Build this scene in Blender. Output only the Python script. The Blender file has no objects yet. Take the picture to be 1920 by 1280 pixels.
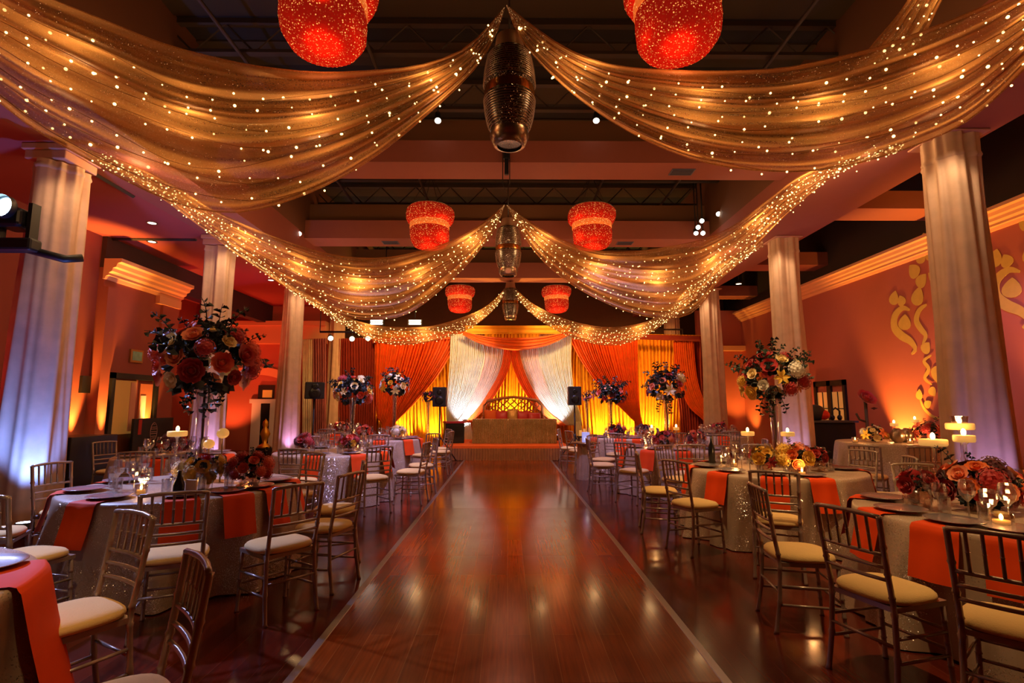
import bpy, math, random
from math import sin, cos, pi, radians, atan2, hypot
from mathutils import Vector, Matrix, Euler, noise

S = bpy.context.scene
C = S.collection
# ------------------------------------------------------------------ camera
F = 970.0
CAM = Vector((0, 0, 1.5))
ROT = Euler((radians(90 + 7.05), 0, radians(-0.47)), 'XYZ').to_matrix()
cd = bpy.data.cameras.new('camera'); cam = bpy.data.objects.new('camera', cd); C.objects.link(cam)
cd.sensor_width = 36.0; cd.lens = F / 1920 * 36.0; cd.clip_start = 0.05; cd.clip_end = 200
cam.location = CAM; cam.rotation_euler = ROT.to_euler(); S.camera = cam
S.view_settings.view_transform = 'Standard'; S.view_settings.look = 'None'
S.view_settings.exposure = 0.0; S.view_settings.gamma = 1.0; S.view_settings.use_curve_mapping = False
S.cycles.max_bounces = 7; S.cycles.transparent_max_bounces = 24; S.cycles.sample_clamp_indirect = 3.0
S.cycles.caustics_reflective = False; S.cycles.caustics_refractive = False
S.cycles.use_denoising = True
w = bpy.data.worlds.new('world'); S.world = w; w.use_nodes = True
w.node_tree.nodes['Background'].inputs[0].default_value = (0.5, 0.22, 0.16, 1)
w.node_tree.nodes['Background'].inputs[1].default_value = 0.025

def ray(px, py): return ROT @ Vector(((px - 960) / F, -(py - 640) / F, -1))
def at(px, py, Y): d = ray(px, py); return CAM + d * (Y / d.y)
def atx(px, py, X): d = ray(px, py); return CAM + d * (X / d.x)
def atz(px, py, Z): d = ray(px, py); return CAM + d * ((Z - 1.5) / d.z)

def lamp(kind, name, loc, power, col, target=None, size=0.1, spot=60, blend=0.6, parent=None, sx=None, sy=None):
    l = bpy.data.lights.new(name, kind); l.energy = power; l.color = col
    if kind == 'SPOT': l.spot_size = radians(spot); l.spot_blend = blend; l.shadow_soft_size = size
    elif kind == 'POINT': l.shadow_soft_size = size
    elif kind == 'AREA':
        l.shape = 'RECTANGLE'; l.size = sx or size; l.size_y = sy or size
    o = bpy.data.objects.new(name, l); C.objects.link(o); o.location = loc
    if target is not None:
        o.rotation_euler = (Vector(target) - Vector(loc)).to_track_quat('-Z', 'Y').to_euler()
    if parent: o.parent = parent; o.location = Vector(loc) - parent.location
    return o

AMB = (1.0, 0.42, 0.06); WARM = (1.0, 0.62, 0.28); BLUE = (0.22, 0.32, 1.0); RED = (1.0, 0.07, 0.02); COOL = (0.62, 0.7, 1.0)
# ---- house lights and stage wash: ceiling lamps of the hall (no fixtures built)
HOUSE = []
def house(x, y, z, p, col, target, spot=95, size=0.15, blend=0.8):
    HOUSE.append((x, y, z)); lamp('SPOT', 'unseen_ceiling_lamp', (x, y, z), p, col, target, size, spot, blend)

# ------------------------------------------------------------------ materials
def lin(c): return tuple(((v / 255) / 12.92 if v / 255 <= 0.04045 else ((v / 255 + 0.055) / 1.055) ** 2.4) for v in c)
def nm(name):
    m = bpy.data.materials.new(name); m.use_nodes = True; nt = m.node_tree
    b = nt.nodes.get('Principled BSDF'); return m, nt, b
def setp(b, **k):
    for n, v in k.items():
        b.inputs[n.replace('_', ' ')].default_value = v
def pm(name, col, rough=0.5, metal=0.0, emis=None, es=0.0, coat=0.0, sheen=0.0, alpha=1.0, vary=0.0, vscale=8.0, bump=0.0, bscale=40, spec=0.5):
    m, nt, b = nm(name); c = (*lin(col), 1)
    setp(b, Base_Color=c, Roughness=rough, Metallic=metal)
    b.inputs['Specular IOR Level'].default_value = spec
    b.inputs['Coat Weight'].default_value = coat; b.inputs['Sheen Weight'].default_value = sheen
    b.inputs['Alpha'].default_value = alpha
    if emis: b.inputs['Emission Color'].default_value = (*emis, 1); b.inputs['Emission Strength'].default_value = es
    if vary or bump:
        tc = nt.nodes.new('ShaderNodeTexCoord'); n = nt.nodes.new('ShaderNodeTexNoise'); n.inputs['Scale'].default_value = vscale
        n.inputs['Detail'].default_value = 4
        nt.links.new(tc.outputs['Object'], n.inputs['Vector'])
        if vary:
            h = nt.nodes.new('ShaderNodeHueSaturation'); h.inputs['Color'].default_value = c
            mr = nt.nodes.new('ShaderNodeMapRange'); mr.inputs['To Min'].default_value = 1 - vary; mr.inputs['To Max'].default_value = 1 + vary
            nt.links.new(n.outputs['Fac'], mr.inputs['Value']); nt.links.new(mr.outputs[0], h.inputs['Value'])
            nt.links.new(h.outputs[0], b.inputs['Base Color'])
        if bump:
            n2 = nt.nodes.new('ShaderNodeTexNoise'); n2.inputs['Scale'].default_value = bscale
            nt.links.new(tc.outputs['Object'], n2.inputs['Vector'])
            bp = nt.nodes.new('ShaderNodeBump'); bp.inputs['Strength'].default_value = bump; bp.inputs['Distance'].default_value = 0.02
            nt.links.new(n2.outputs['Fac'], bp.inputs['Height']); nt.links.new(bp.outputs[0], b.inputs['Normal'])
    return m
def emit(name, col, s, sample=True):
    m = bpy.data.materials.new(name); m.use_nodes = True; nt = m.node_tree; nt.nodes.clear()
    e = nt.nodes.new('ShaderNodeEmission'); o = nt.nodes.new('ShaderNodeOutputMaterial')
    e.inputs[0].default_value = (*col, 1); e.inputs[1].default_value = s; nt.links.new(e.outputs[0], o.inputs[0])
    if not sample: m.cycles.emission_sampling = 'NONE'
    return m
def cloth(name, col, trans=0.0, transp=0.0, rough=0.8, glint=0.0, gscale=260, sheer_edge=0.0, glintcol=(1, .8, .5), fine=0.0, patch=1.3):
    """drapery: diffuse + translucent, optional openness of a sheer weave and metallic sequins"""
    m = bpy.data.materials.new(name); m.use_nodes = True; nt = m.node_tree; nt.nodes.clear(); N = nt.nodes.new; L = nt.links.new
    o = N('ShaderNodeOutputMaterial'); tc = N('ShaderNodeTexCoord')
    c = (*lin(col), 1)
    nz = N('ShaderNodeTexNoise'); nz.inputs['Scale'].default_value = 5; nz.inputs['Detail'].default_value = 5; L(tc.outputs['Object'], nz.inputs['Vector'])
    mr = N('ShaderNodeMapRange'); mr.inputs['To Min'].default_value = 0.75; mr.inputs['To Max'].default_value = 1.25; L(nz.outputs['Fac'], mr.inputs['Value'])
    hs = N('ShaderNodeHueSaturation'); hs.inputs['Color'].default_value = c; L(mr.outputs[0], hs.inputs['Value'])
    p = N('ShaderNodeBsdfPrincipled'); p.inputs['Roughness'].default_value = rough; p.inputs['Sheen Weight'].default_value = 0.0
    L(hs.outputs[0], p.inputs['Base Color']); cur = p.outputs[0]
    if trans:
        t = N('ShaderNodeBsdfTranslucent'); L(hs.outputs[0], t.inputs[0]); mx = N('ShaderNodeMixShader'); mx.inputs[0].default_value = trans
        L(cur, mx.inputs[1]); L(t.outputs[0], mx.inputs[2]); cur = mx.outputs[0]
    if glint:
        v = N('ShaderNodeTexVoronoi'); v.inputs['Scale'].default_value = gscale; L(tc.outputs['Object'], v.inputs['Vector'])
        geo = N('ShaderNodeNewGeometry'); vs = N('ShaderNodeVectorMath'); vs.operation = 'SUBTRACT'; vs.inputs[1].default_value = (.5, .5, .5)
        L(v.outputs['Color'], vs.inputs[0]); sc = N('ShaderNodeVectorMath'); sc.operation = 'SCALE'; sc.inputs['Scale'].default_value = 1.5; L(vs.outputs[0], sc.inputs[0])
        ad = N('ShaderNodeVectorMath'); ad.operation = 'ADD'; L(geo.outputs['Normal'], ad.inputs[0]); L(sc.outputs[0], ad.inputs[1])
        no = N('ShaderNodeVectorMath'); no.operation = 'NORMALIZE'; L(ad.outputs[0], no.inputs[0])
        g = N('ShaderNodeBsdfGlossy'); g.inputs['Roughness'].default_value = 0.55 if transp else 0.28; g.inputs[0].default_value = (*glintcol, 1); L(no.outputs[0], g.inputs['Normal'])
        cr = N('ShaderNodeMapRange'); cr.inputs['To Max'].default_value = .75; cr.inputs['From Min'].default_value = 1 - glint * 1.0; cr.inputs['From Max'].default_value = 1 - glint * 0.9
        sp = N('ShaderNodeSeparateColor'); L(v.outputs['Color'], sp.inputs[0])
        nb = N('ShaderNodeTexNoise'); nb.inputs['Scale'].default_value = 3.0; L(tc.outputs['Object'], nb.inputs['Vector'])
        mu = N('ShaderNodeMath'); mu.operation = 'MULTIPLY_ADD'; mu.inputs[1].default_value = patch; L(nb.outputs['Fac'], mu.inputs[0]); L(sp.outputs[1], mu.inputs[2])
        su = N('ShaderNodeMath'); su.operation = 'SUBTRACT'; su.inputs[1].default_value = patch / 2; L(mu.outputs[0], su.inputs[0])
        L(su.outputs[0], cr.inputs['Value'])
        mx = N('ShaderNodeMixShader'); L(cr.outputs[0], mx.inputs[0]); L(cur, mx.inputs[1]); L(g.outputs[0], mx.inputs[2]); cur = mx.outputs[0]
    if transp:
        tr = N('ShaderNodeBsdfTransparent'); lw = N('ShaderNodeLayerWeight'); lw.inputs['Blend'].default_value = 0.35
        mr2 = N('ShaderNodeMapRange'); mr2.inputs['To Min'].default_value = transp; mr2.inputs['To Max'].default_value = max(0.0, transp - sheer_edge)
        L(lw.outputs['Facing'], mr2.inputs['Value']); fac = mr2.outputs[0]
        if fine:
            v2 = N('ShaderNodeTexNoise'); v2.inputs['Scale'].default_value = 70; v2.inputs['Detail'].default_value = 3; L(tc.outputs['Object'], v2.inputs['Vector'])
            a = N('ShaderNodeMath'); a.operation = 'MULTIPLY_ADD'; a.inputs[1].default_value = fine; L(v2.outputs['Fac'], a.inputs[0])
            b = N('ShaderNodeMath'); b.operation = 'SUBTRACT'; b.inputs[1].default_value = fine / 2; L(fac, b.inputs[0]); L(b.outputs[0], a.inputs[2]); fac = a.outputs[0]
        mx = N('ShaderNodeMixShader'); L(fac, mx.inputs[0]); L(cur, mx.inputs[1]); L(tr.outputs[0], mx.inputs[2]); cur = mx.outputs[0]
    L(cur, o.inputs[0]); return m
def wood(name, c1, c2, plank_w, plank_l, rough, bump=0.15, gapcol=(20, 8, 4)):
    m, nt, b = nm(name); N = nt.nodes.new; L = nt.links.new
    tc = N('ShaderNodeTexCoord'); mp = N('ShaderNodeMapping'); mp.inputs['Rotation'].default_value = (0, 0, pi / 2); L(tc.outputs['Object'], mp.inputs[0])
    br = N('ShaderNodeTexBrick'); br.inputs['Scale'].default_value = 1; br.inputs['Brick Width'].default_value = plank_l; br.inputs['Row Height'].default_value = plank_w
    br.inputs['Mortar Size'].default_value = 0.0016; br.inputs['Mortar Smooth'].default_value = 0.1; br.inputs['Bias'].default_value = 0
    br.inputs['Color1'].default_value = (*lin(c1), 1); br.inputs['Color2'].default_value = (*lin(c2), 1); br.inputs['Mortar'].default_value = (*lin(gapcol), 1)
    L(mp.outputs[0], br.inputs['Vector'])
    m2 = N('ShaderNodeMapping'); m2.inputs['Scale'].default_value = (30, 1.2, 1); L(tc.outputs['Object'], m2.inputs[0])
    nz = N('ShaderNodeTexNoise'); nz.inputs['Scale'].default_value = 2; nz.inputs['Detail'].default_value = 6; L(m2.outputs[0], nz.inputs['Vector'])
    mr = N('ShaderNodeMapRange'); mr.inputs['To Min'].default_value = 0.45; mr.inputs['To Max'].default_value = 1.55; L(nz.outputs['Fac'], mr.inputs['Value'])
    b.inputs['Specular IOR Level'].default_value = 0.35
    hs = N('ShaderNodeHueSaturation'); L(br.outputs['Color'], hs.inputs['Color']); L(mr.outputs[0], hs.inputs['Value']); L(hs.outputs[0], b.inputs['Base Color'])
    r = N('ShaderNodeMapRange'); r.inputs['To Min'].default_value = rough * 0.7; r.inputs['To Max'].default_value = rough * 1.35
    n3 = N('ShaderNodeTexNoise'); n3.inputs['Scale'].default_value = 3; n3.inputs['Detail'].default_value = 4; L(tc.outputs['Object'], n3.inputs['Vector'])
    L(n3.outputs['Fac'], r.inputs['Value']); L(r.outputs[0], b.inputs['Roughness'])
    bp = N('ShaderNodeBump'); bp.inputs['Strength'].default_value = bump; bp.inputs['Distance'].default_value = 0.01
    ad = N('ShaderNodeMath'); ad.operation = 'MULTIPLY_ADD'; ad.inputs[1].default_value = 0.25; L(nz.outputs['Fac'], ad.inputs[0]); 
    iv = N('ShaderNodeMath'); iv.operation = 'SUBTRACT'; iv.inputs[0].default_value = 1; L(br.outputs['Fac'], iv.inputs[1]); L(iv.outputs[0], ad.inputs[2])
    L(ad.outputs[0], bp.inputs['Height']); L(bp.outputs[0], b.inputs['Normal'])
    b.inputs['Coat Weight'].default_value = 0.15; b.inputs['Coat Roughness'].default_value = 0.08
    return m
def thin_glass(name, tint=(1, 1, 1), op=0.78):
    m = bpy.data.materials.new(name); m.use_nodes = True; nt = m.node_tree; nt.nodes.clear(); N = nt.nodes.new; L = nt.links.new
    o = N('ShaderNodeOutputMaterial'); t = N('ShaderNodeBsdfTransparent'); t.inputs[0].default_value = (*tint, 1)
    g = N('ShaderNodeBsdfGlossy'); g.inputs['Roughness'].default_value = 0.1; lw = N('ShaderNodeLayerWeight'); lw.inputs['Blend'].default_value = 0.25
    mr = N('ShaderNodeMapRange'); mr.inputs['To Min'].default_value = 1 - op; mr.inputs['To Max'].default_value = 1.0; L(lw.outputs['Facing'], mr.inputs['Value'])
    mx = N('ShaderNodeMixShader'); L(mr.outputs[0], mx.inputs[0]); L(t.outputs[0], mx.inputs[1]); L(g.outputs[0], mx.inputs[2]); L(mx.outputs[0], o.inputs[0]); return m
def beaded(name, deep, hot, s1, s2, scale):
    m = bpy.data.materials.new(name); m.use_nodes = True; nt = m.node_tree; nt.nodes.clear(); N = nt.nodes.new; L = nt.links.new
    o = N('ShaderNodeOutputMaterial'); tc = N('ShaderNodeTexCoord'); v = N('ShaderNodeTexVoronoi'); v.inputs['Scale'].default_value = scale
    L(tc.outputs['Object'], v.inputs['Vector'])
    cr = N('ShaderNodeValToRGB'); cr.color_ramp.elements[0].position = 0.12; cr.color_ramp.elements[0].color = (1, 1, 1, 1)
    cr.color_ramp.elements[1].position = 0.42; cr.color_ramp.elements[1].color = (0, 0, 0, 1); L(v.outputs['Distance'], cr.inputs[0])
    sp = N('ShaderNodeSeparateColor'); L(v.outputs['Color'], sp.inputs[0]); mu = N('ShaderNodeMath'); mu.operation = 'MULTIPLY'
    pw = N('ShaderNodeMath'); pw.operation = 'POWER'; pw.inputs[1].default_value = 3; L(sp.outputs[0], pw.inputs[0]); L(pw.outputs[0], mu.inputs[0]); L(cr.outputs[0], mu.inputs[1])
    e1 = N('ShaderNodeEmission'); e1.inputs[0].default_value = (*deep, 1); e1.inputs[1].default_value = s1
    e2 = N('ShaderNodeEmission'); e2.inputs[0].default_value = (*hot, 1); e2.inputs[1].default_value = s2
    mx = N('ShaderNodeMixShader'); L(mu.outputs[0], mx.inputs[0]); L(e1.outputs[0], mx.inputs[1]); L(e2.outputs[0], mx.inputs[2])
    g = N('ShaderNodeBsdfGlossy'); g.inputs[0].default_value = (*deep, 1); g.inputs['Roughness'].default_value = 0.55
    a = N('ShaderNodeAddShader'); L(mx.outputs[0], a.inputs[0]); L(g.outputs[0], a.inputs[1]); L(a.outputs[0], o.inputs[0]); return m

M = {}
M['floor'] = wood('hall_floor_wood', (104, 38, 22), (70, 22, 13), 0.13, 1.9, 0.16, gapcol=(100, 50, 34))
M['aisle'] = [wood('dance_floor_wood_%d' % i, (158 - 16 * (i % 2), 72 - 12 * (i % 2), 16), (130 - 12 * (i % 2), 54 - 9 * (i % 2), 10), 0.15, 2.4, 0.13 + .03 * (i % 3), gapcol=(158, 88, 40)) for i in range(6)]  # lighter gap colour paints in the highlights along the plank joints
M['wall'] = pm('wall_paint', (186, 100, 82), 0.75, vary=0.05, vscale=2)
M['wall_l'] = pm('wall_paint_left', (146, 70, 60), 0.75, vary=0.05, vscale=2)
M['ceil_low'] = pm('soffit_paint', (168, 78, 70), 0.8, vary=0.04, vscale=2)
M['ceil_high'] = pm('dark_ceiling', (34, 28, 24), 0.9, vary=0.2)
M['steel'] = pm('painted_steel', (62, 46, 34), 0.6, vary=0.1)
M['steel_dark'] = pm('dark_steel', (48, 38, 34), 0.6)
M['beam'] = pm('beam_paint', (158, 88, 72), 0.75, vary=0.05)
M['backwall'] = pm('back_wall_brown', (92, 58, 36), 0.85, vary=0.1)
M['cornice'] = pm('cornice_paint', (230, 165, 120), 0.6)
M['black'] = pm('black_paint', (16, 16, 22), 0.5)
M['black_gloss'] = pm('black_plastic', (12, 12, 14), 0.3)
M['col_drape'] = cloth('cream_column_fabric', (216, 178, 150), trans=0.15, rough=0.7)
M['capital'] = pm('column_plaster', (196, 140, 118), 0.8)
M['chrome'] = pm('aged_silver_metal', (150, 128, 108), 0.28, 0.9, vary=0.15, vscale=30)
M['chair'] = pm('silver_lacquered_wood', (170, 150, 134), 0.27, 0.45, vary=0.15, vscale=14)
M['cushion'] = pm('ivory_cushion_fabric', (232, 194, 122), 0.85, sheen=0.1, vary=0.05, bump=0.15, bscale=120)
M['sequin'] = cloth('silver_sequin_cloth', (182, 156, 130), rough=0.42, glint=0.10, gscale=260, glintcol=(1, .92, .85))
M['sequin_gold'] = cloth('gold_sequin_cloth', (150, 116, 70), rough=0.5, glint=0.4, gscale=220, glintcol=(1, .8, .5))
M['napkin'] = pm('burnt_orange_satin', (232, 74, 12), 0.65, sheen=0.0, vary=0.08, spec=.2)
M['gold_mesh'] = cloth('gold_organza', (214, 156, 92), trans=0.55, transp=0.52, rough=0.55, glint=0.05, gscale=230, sheer_edge=0.5, fine=0.3, patch=.25)
M['orange'] = cloth('orange_drape', (244, 106, 12), trans=0.35)
M['rust'] = cloth('rust_drape', (150, 44, 22), trans=0.2)
M['yellow'] = cloth('golden_yellow_drape', (255, 176, 28), trans=0.45)
M['white'] = cloth('champagne_drape', (236, 222, 186), trans=0.35)
M['peach'] = cloth('peach_drape', (240, 204, 170), trans=0.35)
M['pink'] = cloth('dusty_pink_drape', (190, 112, 110), trans=0.25)
M['skirt'] = cloth('bronze_stage_skirt', (158, 108, 76), rough=0.5)
M['carpet'] = pm('orange_stage_carpet', (226, 96, 28), 0.85, bump=0.2, bscale=200)
M['glass'] = thin_glass('clear_glass', (.97, .97, 1), 0.66)
M['amber_glass'] = thin_glass('smoked_glass', (.8, .62, .5), 0.8)
M['plate'] = pm('silver_charger', (168, 158, 160), 0.26, 0.7)
M['porcelain'] = pm('white_porcelain', (236, 232, 226), 0.2, coat=0.4)
M['wax'] = pm('ivory_wax', (246, 196, 110), 0.5, emis=(1, .5, .12), es=0.45)
M['flame'] = emit('candle_flame', (1, .62, .22), 14)
M['bulb'] = emit('fairy_bulb', (1, .60, .20), 5, False)
M['sequin_glow'] = emit('sequin_glint_glow', (1, .52, .18), 1.6, False)
M['wire'] = pm('copper_wire', (150, 100, 50), 0.4, 0.8)
M['lamp_white'] = emit('lamp_lens', (1, .9, .72), 12)
M['lamp_soft'] = emit('downlight_lens', (1, .86, .62), 4)
M['lamp_blue'] = emit('blue_beam_lens', (.45, .78, 1), 40)
M['lamp_amber'] = emit('uplight_lens', (1, .6, .12), 10)
M['red_beads'] = beaded('red_bead_strands', (0.55, .012, .004), (1, .38, .08), 0.42, 2.6, 52)
M['red_glow'] = beaded('amber_bead_band', (0.75, .14, .02), (1, .55, .15), 0.8, 2.6, 44)
M['crystal'] = cloth('crystal_strands', (58, 44, 36), rough=0.22, glint=0.22, gscale=150, glintcol=(.95, .85, .75))
M['leaf'] = pm('eucalyptus_leaf', (46, 62, 44), 0.45, vary=0.3)
M['leaf_dark'] = pm('dark_foliage', (26, 34, 34), 0.45, vary=0.3)
M['stem'] = pm('brown_stem', (62, 44, 30), 0.6)
for k, c in dict(red=(176, 20, 18), burgundy=(92, 14, 28), peach=(236, 140, 90), coral=(220, 84, 50), cream=(244, 220, 160), yellow=(238, 190, 60), pink=(214, 110, 110), white=(236, 230, 214), orange=(228, 112, 30), sage=(196, 190, 140)).items():
    M['f_' + k] = pm(k + '_petals', c, 0.6, sheen=0.3, vary=0.15, vscale=20)

# ------------------------------------------------------------------ mesh tools
class MB:
    def __init__(s): s.v = []; s.f = []
    def add(s, v, f):
        o = len(s.v); s.v += [tuple(p) for p in v]; s.f += [tuple(i + o for i in q) for q in f]; return s
    def box(s, x0, x1, y0, y1, z0, z1):
        return s.add([(x, y, z) for z in (z0, z1) for y in (y0, y1) for x in (x0, x1)],
                     [(0, 2, 3, 1), (4, 5, 7, 6), (0, 1, 5, 4), (2, 6, 7, 3), (0, 4, 6, 2), (1, 3, 7, 5)])
    def tube(s, pts, r, n=8, cap=True):
        pts = [Vector(p) for p in pts]; k = len(pts); rs = r if isinstance(r, (list, tuple)) else [r] * k
        V = []; up = Vector((0, 0, 1))
        for i, p in enumerate(pts):
            d = (pts[min(i + 1, k - 1)] - pts[max(i - 1, 0)]).normalized()
            a = d.cross(up if abs(d.z) < 0.95 else Vector((1, 0, 0))).normalized(); b = d.cross(a)
            for j in range(n):
                t = 2 * pi * j / n; V.append(p + (a * cos(t) + b * sin(t)) * rs[i])
        Fc = [(i * n + j, i * n + (j + 1) % n, (i + 1) * n + (j + 1) % n, (i + 1) * n + j) for i in range(k - 1) for j in range(n)]
        if cap: Fc += [tuple(range(n - 1, -1, -1)), tuple((k - 1) * n + j for j in range(n))]
        return s.add(V, Fc)
    def lathe(s, prof, n=24, c=(0, 0, 0), rf=None):
        V = []; k = len(prof)
        for r, z in prof:
            for j in range(n):
                t = 2 * pi * j / n; q = rf(t, z) if rf else 1
                V.append((c[0] + r * q * cos(t), c[1] + r * q * sin(t), c[2] + z))
        return s.add(V, [(i * n + j, i * n + (j + 1) % n, (i + 1) * n + (j + 1) % n, (i + 1) * n + j) for i in range(k - 1) for j in range(n)])
    def grid(s, fn, nu, nv):
        V = [fn(i / nu, j / nv) for i in range(nu + 1) for j in range(nv + 1)]; w = nv + 1
        return s.add(V, [(i * w + j, i * w + j + 1, (i + 1) * w + j + 1, (i + 1) * w + j) for i in range(nu) for j in range(nv)])
    def ico(s, c, r, sub=1, sz=1.0):
        t = (1 + 5 ** .5) / 2
        V = [Vector(p).normalized() for p in ((-1, t, 0), (1, t, 0), (-1, -t, 0), (1, -t, 0), (0, -1, t), (0, 1, t), (0, -1, -t), (0, 1, -t), (t, 0, -1), (t, 0, 1), (-t, 0, -1), (-t, 0, 1))]
        Fc = [(0, 11, 5), (0, 5, 1), (0, 1, 7), (0, 7, 10), (0, 10, 11), (1, 5, 9), (5, 11, 4), (11, 10, 2), (10, 7, 6), (7, 1, 8), (3, 9, 4), (3, 4, 2), (3, 2, 6), (3, 6, 8), (3, 8, 9), (4, 9, 5), (2, 4, 11), (6, 2, 10), (8, 6, 7), (9, 8, 1)]
        for _ in range(sub):
            cache = {}; G = []
            def mid(a, b):
                k = (min(a, b), max(a, b))
                if k not in cache: cache[k] = len(V); V.append((V[a] + V[b]).normalized())
                return cache[k]
            for a, b, d in Fc:
                x, y, z = mid(a, b), mid(b, d), mid(d, a); G += [(a, x, z), (b, y, x), (d, z, y), (x, y, z)]
            Fc = G
        return s.add([(c[0] + p.x * r, c[1] + p.y * r, c[2] + p.z * r * sz) for p in V], Fc)
    def mesh(s, name, mat, smooth=True):
        me = bpy.data.meshes.new(name); me.from_pydata(s.v, [], s.f); me.update()
        for m in (mat if isinstance(mat, (list, tuple)) else [mat]): me.materials.append(m)
        if smooth: me.polygons.foreach_set('use_smooth', [True] * len(me.polygons))
        return me
    def build(s, name, mat, parent=None, loc=None, rz=0, smooth=True):
        return put(name, s.mesh(name, mat, smooth), parent, loc, rz)
def put(name, me, parent=None, loc=None, rz=0):
    o = bpy.data.objects.new(name, me); C.objects.link(o)
    if parent is not None: o.parent = parent
    if loc is not None: o.location = loc
    if rz: o.rotation_euler[2] = rz
    return o
def solid(o, th, off=0):
    m = o.modifiers.new('thickness', 'SOLIDIFY'); m.thickness = th; m.offset = off; return o
def bevel(o, wd=0.01, seg=2):
    m = o.modifiers.new('bevel', 'BEVEL'); m.width = wd; m.segments = seg; m.limit_method = 'ANGLE'; return o
def tag(o, label, cat, group=None, kind=None):
    o['label'] = label; o['category'] = cat
    if group: o['group'] = group
    if kind: o['kind'] = kind
    return o
def empty(name, loc, rz=0, label=None, cat=None, group=None):
    o = bpy.data.objects.new(name, None); C.objects.link(o); o.location = loc; o.rotation_euler[2] = rz; o.empty_display_size = .1
    if label: tag(o, label, cat, group)
    return o
def struct(o): o['kind'] = 'structure'; return o
KIDS = {}
def copy_tree(src, parent=None):
    c = src.copy(); C.objects.link(c); c.parent = parent
    for k in list(src.children): copy_tree(k, c)
    return c
def lerp(a, b, t): return a + (b - a) * t
def sbox(name, mat, *b): return struct(MB().box(*b).build(name, mat, smooth=False))

# ------------------------------------------------------------------ room shell
ZH = 7.2
struct(MB().box(-12, 8.7, -3, 22, -0.1, 0).build('floor', M['floor'], smooth=False))
AX = 1.19
AY0 = 0.6
panels = [(0.6, 3.0), (3.0, 5.4), (5.4, 7.8), (7.8, 10.2), (10.2, 12.6), (12.6, 14.45)]
for k, (a, b) in enumerate(panels):
    o = MB().box(-AX, AX, a + .002, b - .002, 0.0, 0.012).build('dance_floor_panel', M['aisle'][k], smooth=False)
    which = ['nearest the camera', 'second from the camera', 'third from the camera', 'fourth from the camera', 'fifth from the camera', 'touching the stage skirt'][k]
    tag(o, 'glossy brown wooden dance floor panel, %s' % which, 'dance floor', 'dance floor panels of the aisle')
for sx, nmx in ((-1, 'left'), (1, 'right')):
    o = MB().box(sx * AX - .028, sx * AX + .028, 0.6, 14.45, 0.0, 0.016).build('floor_edging', pm('brushed_edge_metal', (150, 140, 138), 0.35, 0.8), smooth=False)
    bevel(o, .005, 1); tag(o, 'thin metal edging strip along the %s side of the aisle floor' % nmx, 'edging')

# high ceiling, joists, purlins
sbox('ceiling', M['ceil_high'], -5.9, 8.7, -3, 22, ZH, ZH + .1)
sbox('trim_1', M['ceil_high'], -5.9, 8.7, -3, 22, ZH + .1, ZH + .12)
y = -1.6; jn = 0
while y < 21:
    mb = MB(); mb.box(-5.2, 8.6, y - .05, y + .05, ZH - .08, ZH); mb.box(-5.2, 8.6, y - .05, y + .05, ZH - .55, ZH - .5)
    x = -5.1
    while x < 8.2:
        mb.tube([(x, y, ZH - .06), (x + .45, y, ZH - .52)], .014, 4); mb.tube([(x + .45, y, ZH - .52), (x + .9, y, ZH - .06)], .014, 4); x += .9
    o = struct(mb.build('ceiling_joist', M['steel'], smooth=False)); y += 1.45; jn += 1
for yy in [v * 1.1 - 1 for v in range(20)]:
    struct(MB().box(-5.2, 8.6, yy - .28, yy + .28, ZH - .03, ZH).build('ceiling_deck_strip', pm('deck', (62, 46, 24), .8), smooth=False))
for x in (-3.9, -2.0, 2.15, 3.9, 7.2):
    struct(MB().tube([(x, -2, ZH - .62), (x, 21.5, ZH - .62)], .03, 6).build('ceiling_pipe', M['steel']))
# cross beams (painted gypsum) with vents
for k, (y0, y1, z0, z1) in enumerate(((8.15, 8.8, 5.5, 5.88), (12.1, 12.75, 5.5, 5.95), (16.0, 16.6, 5.5, 6.0))):
    sbox('crossbeam', M['beam'], -4.9, 4.9, y0, y1, z0, z1 + .0)
    sbox('crossbeam', pm('header_tan', (120, 78, 50), .8), -4.9, 4.9, y0 + .25, y1 - .05, z1, z1 + .5)
    sbox('crossbeam', M['beam'], 6.1, 8.5, y0 + 1.2, y1 + 1.2, 5.2, 5.55)
    for x in ((3.0,) if k == 0 else (-2.9, 2.9)) if k < 2 else ():
        o = empty('air_vent', (x, (y0 + y1) / 2, z0 - .003), 0, 'blue-grey air vent on the underside of the %s ceiling beam%s' % (('nearest', '')[k] if k == 0 else 'second', '' if k == 0 else (', left of the lamps' if x < 0 else ', right side')), 'vent')
        MB().box(-.2, .2, -.12, .12, -.01, .002).build('frame', pm('vent_blue', (90, 92, 120), .5), o, smooth=False)
        mb = MB()
        for q in range(6): mb.box(-.18, .18, -.10 + q * .036, -.088 + q * .036, -.016, -.01)
        mb.build('louvre', pm('vent_slat', (60, 62, 84), .5), o, smooth=False)
# longitudinal beams over the columns
for sx in (-1, 1):
    a, b = sorted((sx * 4.9, sx * 6.15))
    sbox('beam', M['beam'], a, b, -3, 20, 4.95, 5.6)
    a, b = sorted((sx * 4.9, sx * 5.2))
    sbox('beam', pm('header_tan2', (120, 78, 50), .8), a, b, -3, 20, 5.6, ZH)
# low ceiling on the left
sbox('ceiling', M['ceil_low'], -12, -6.15, -3, 20, 4.95, 5.1)
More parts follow.
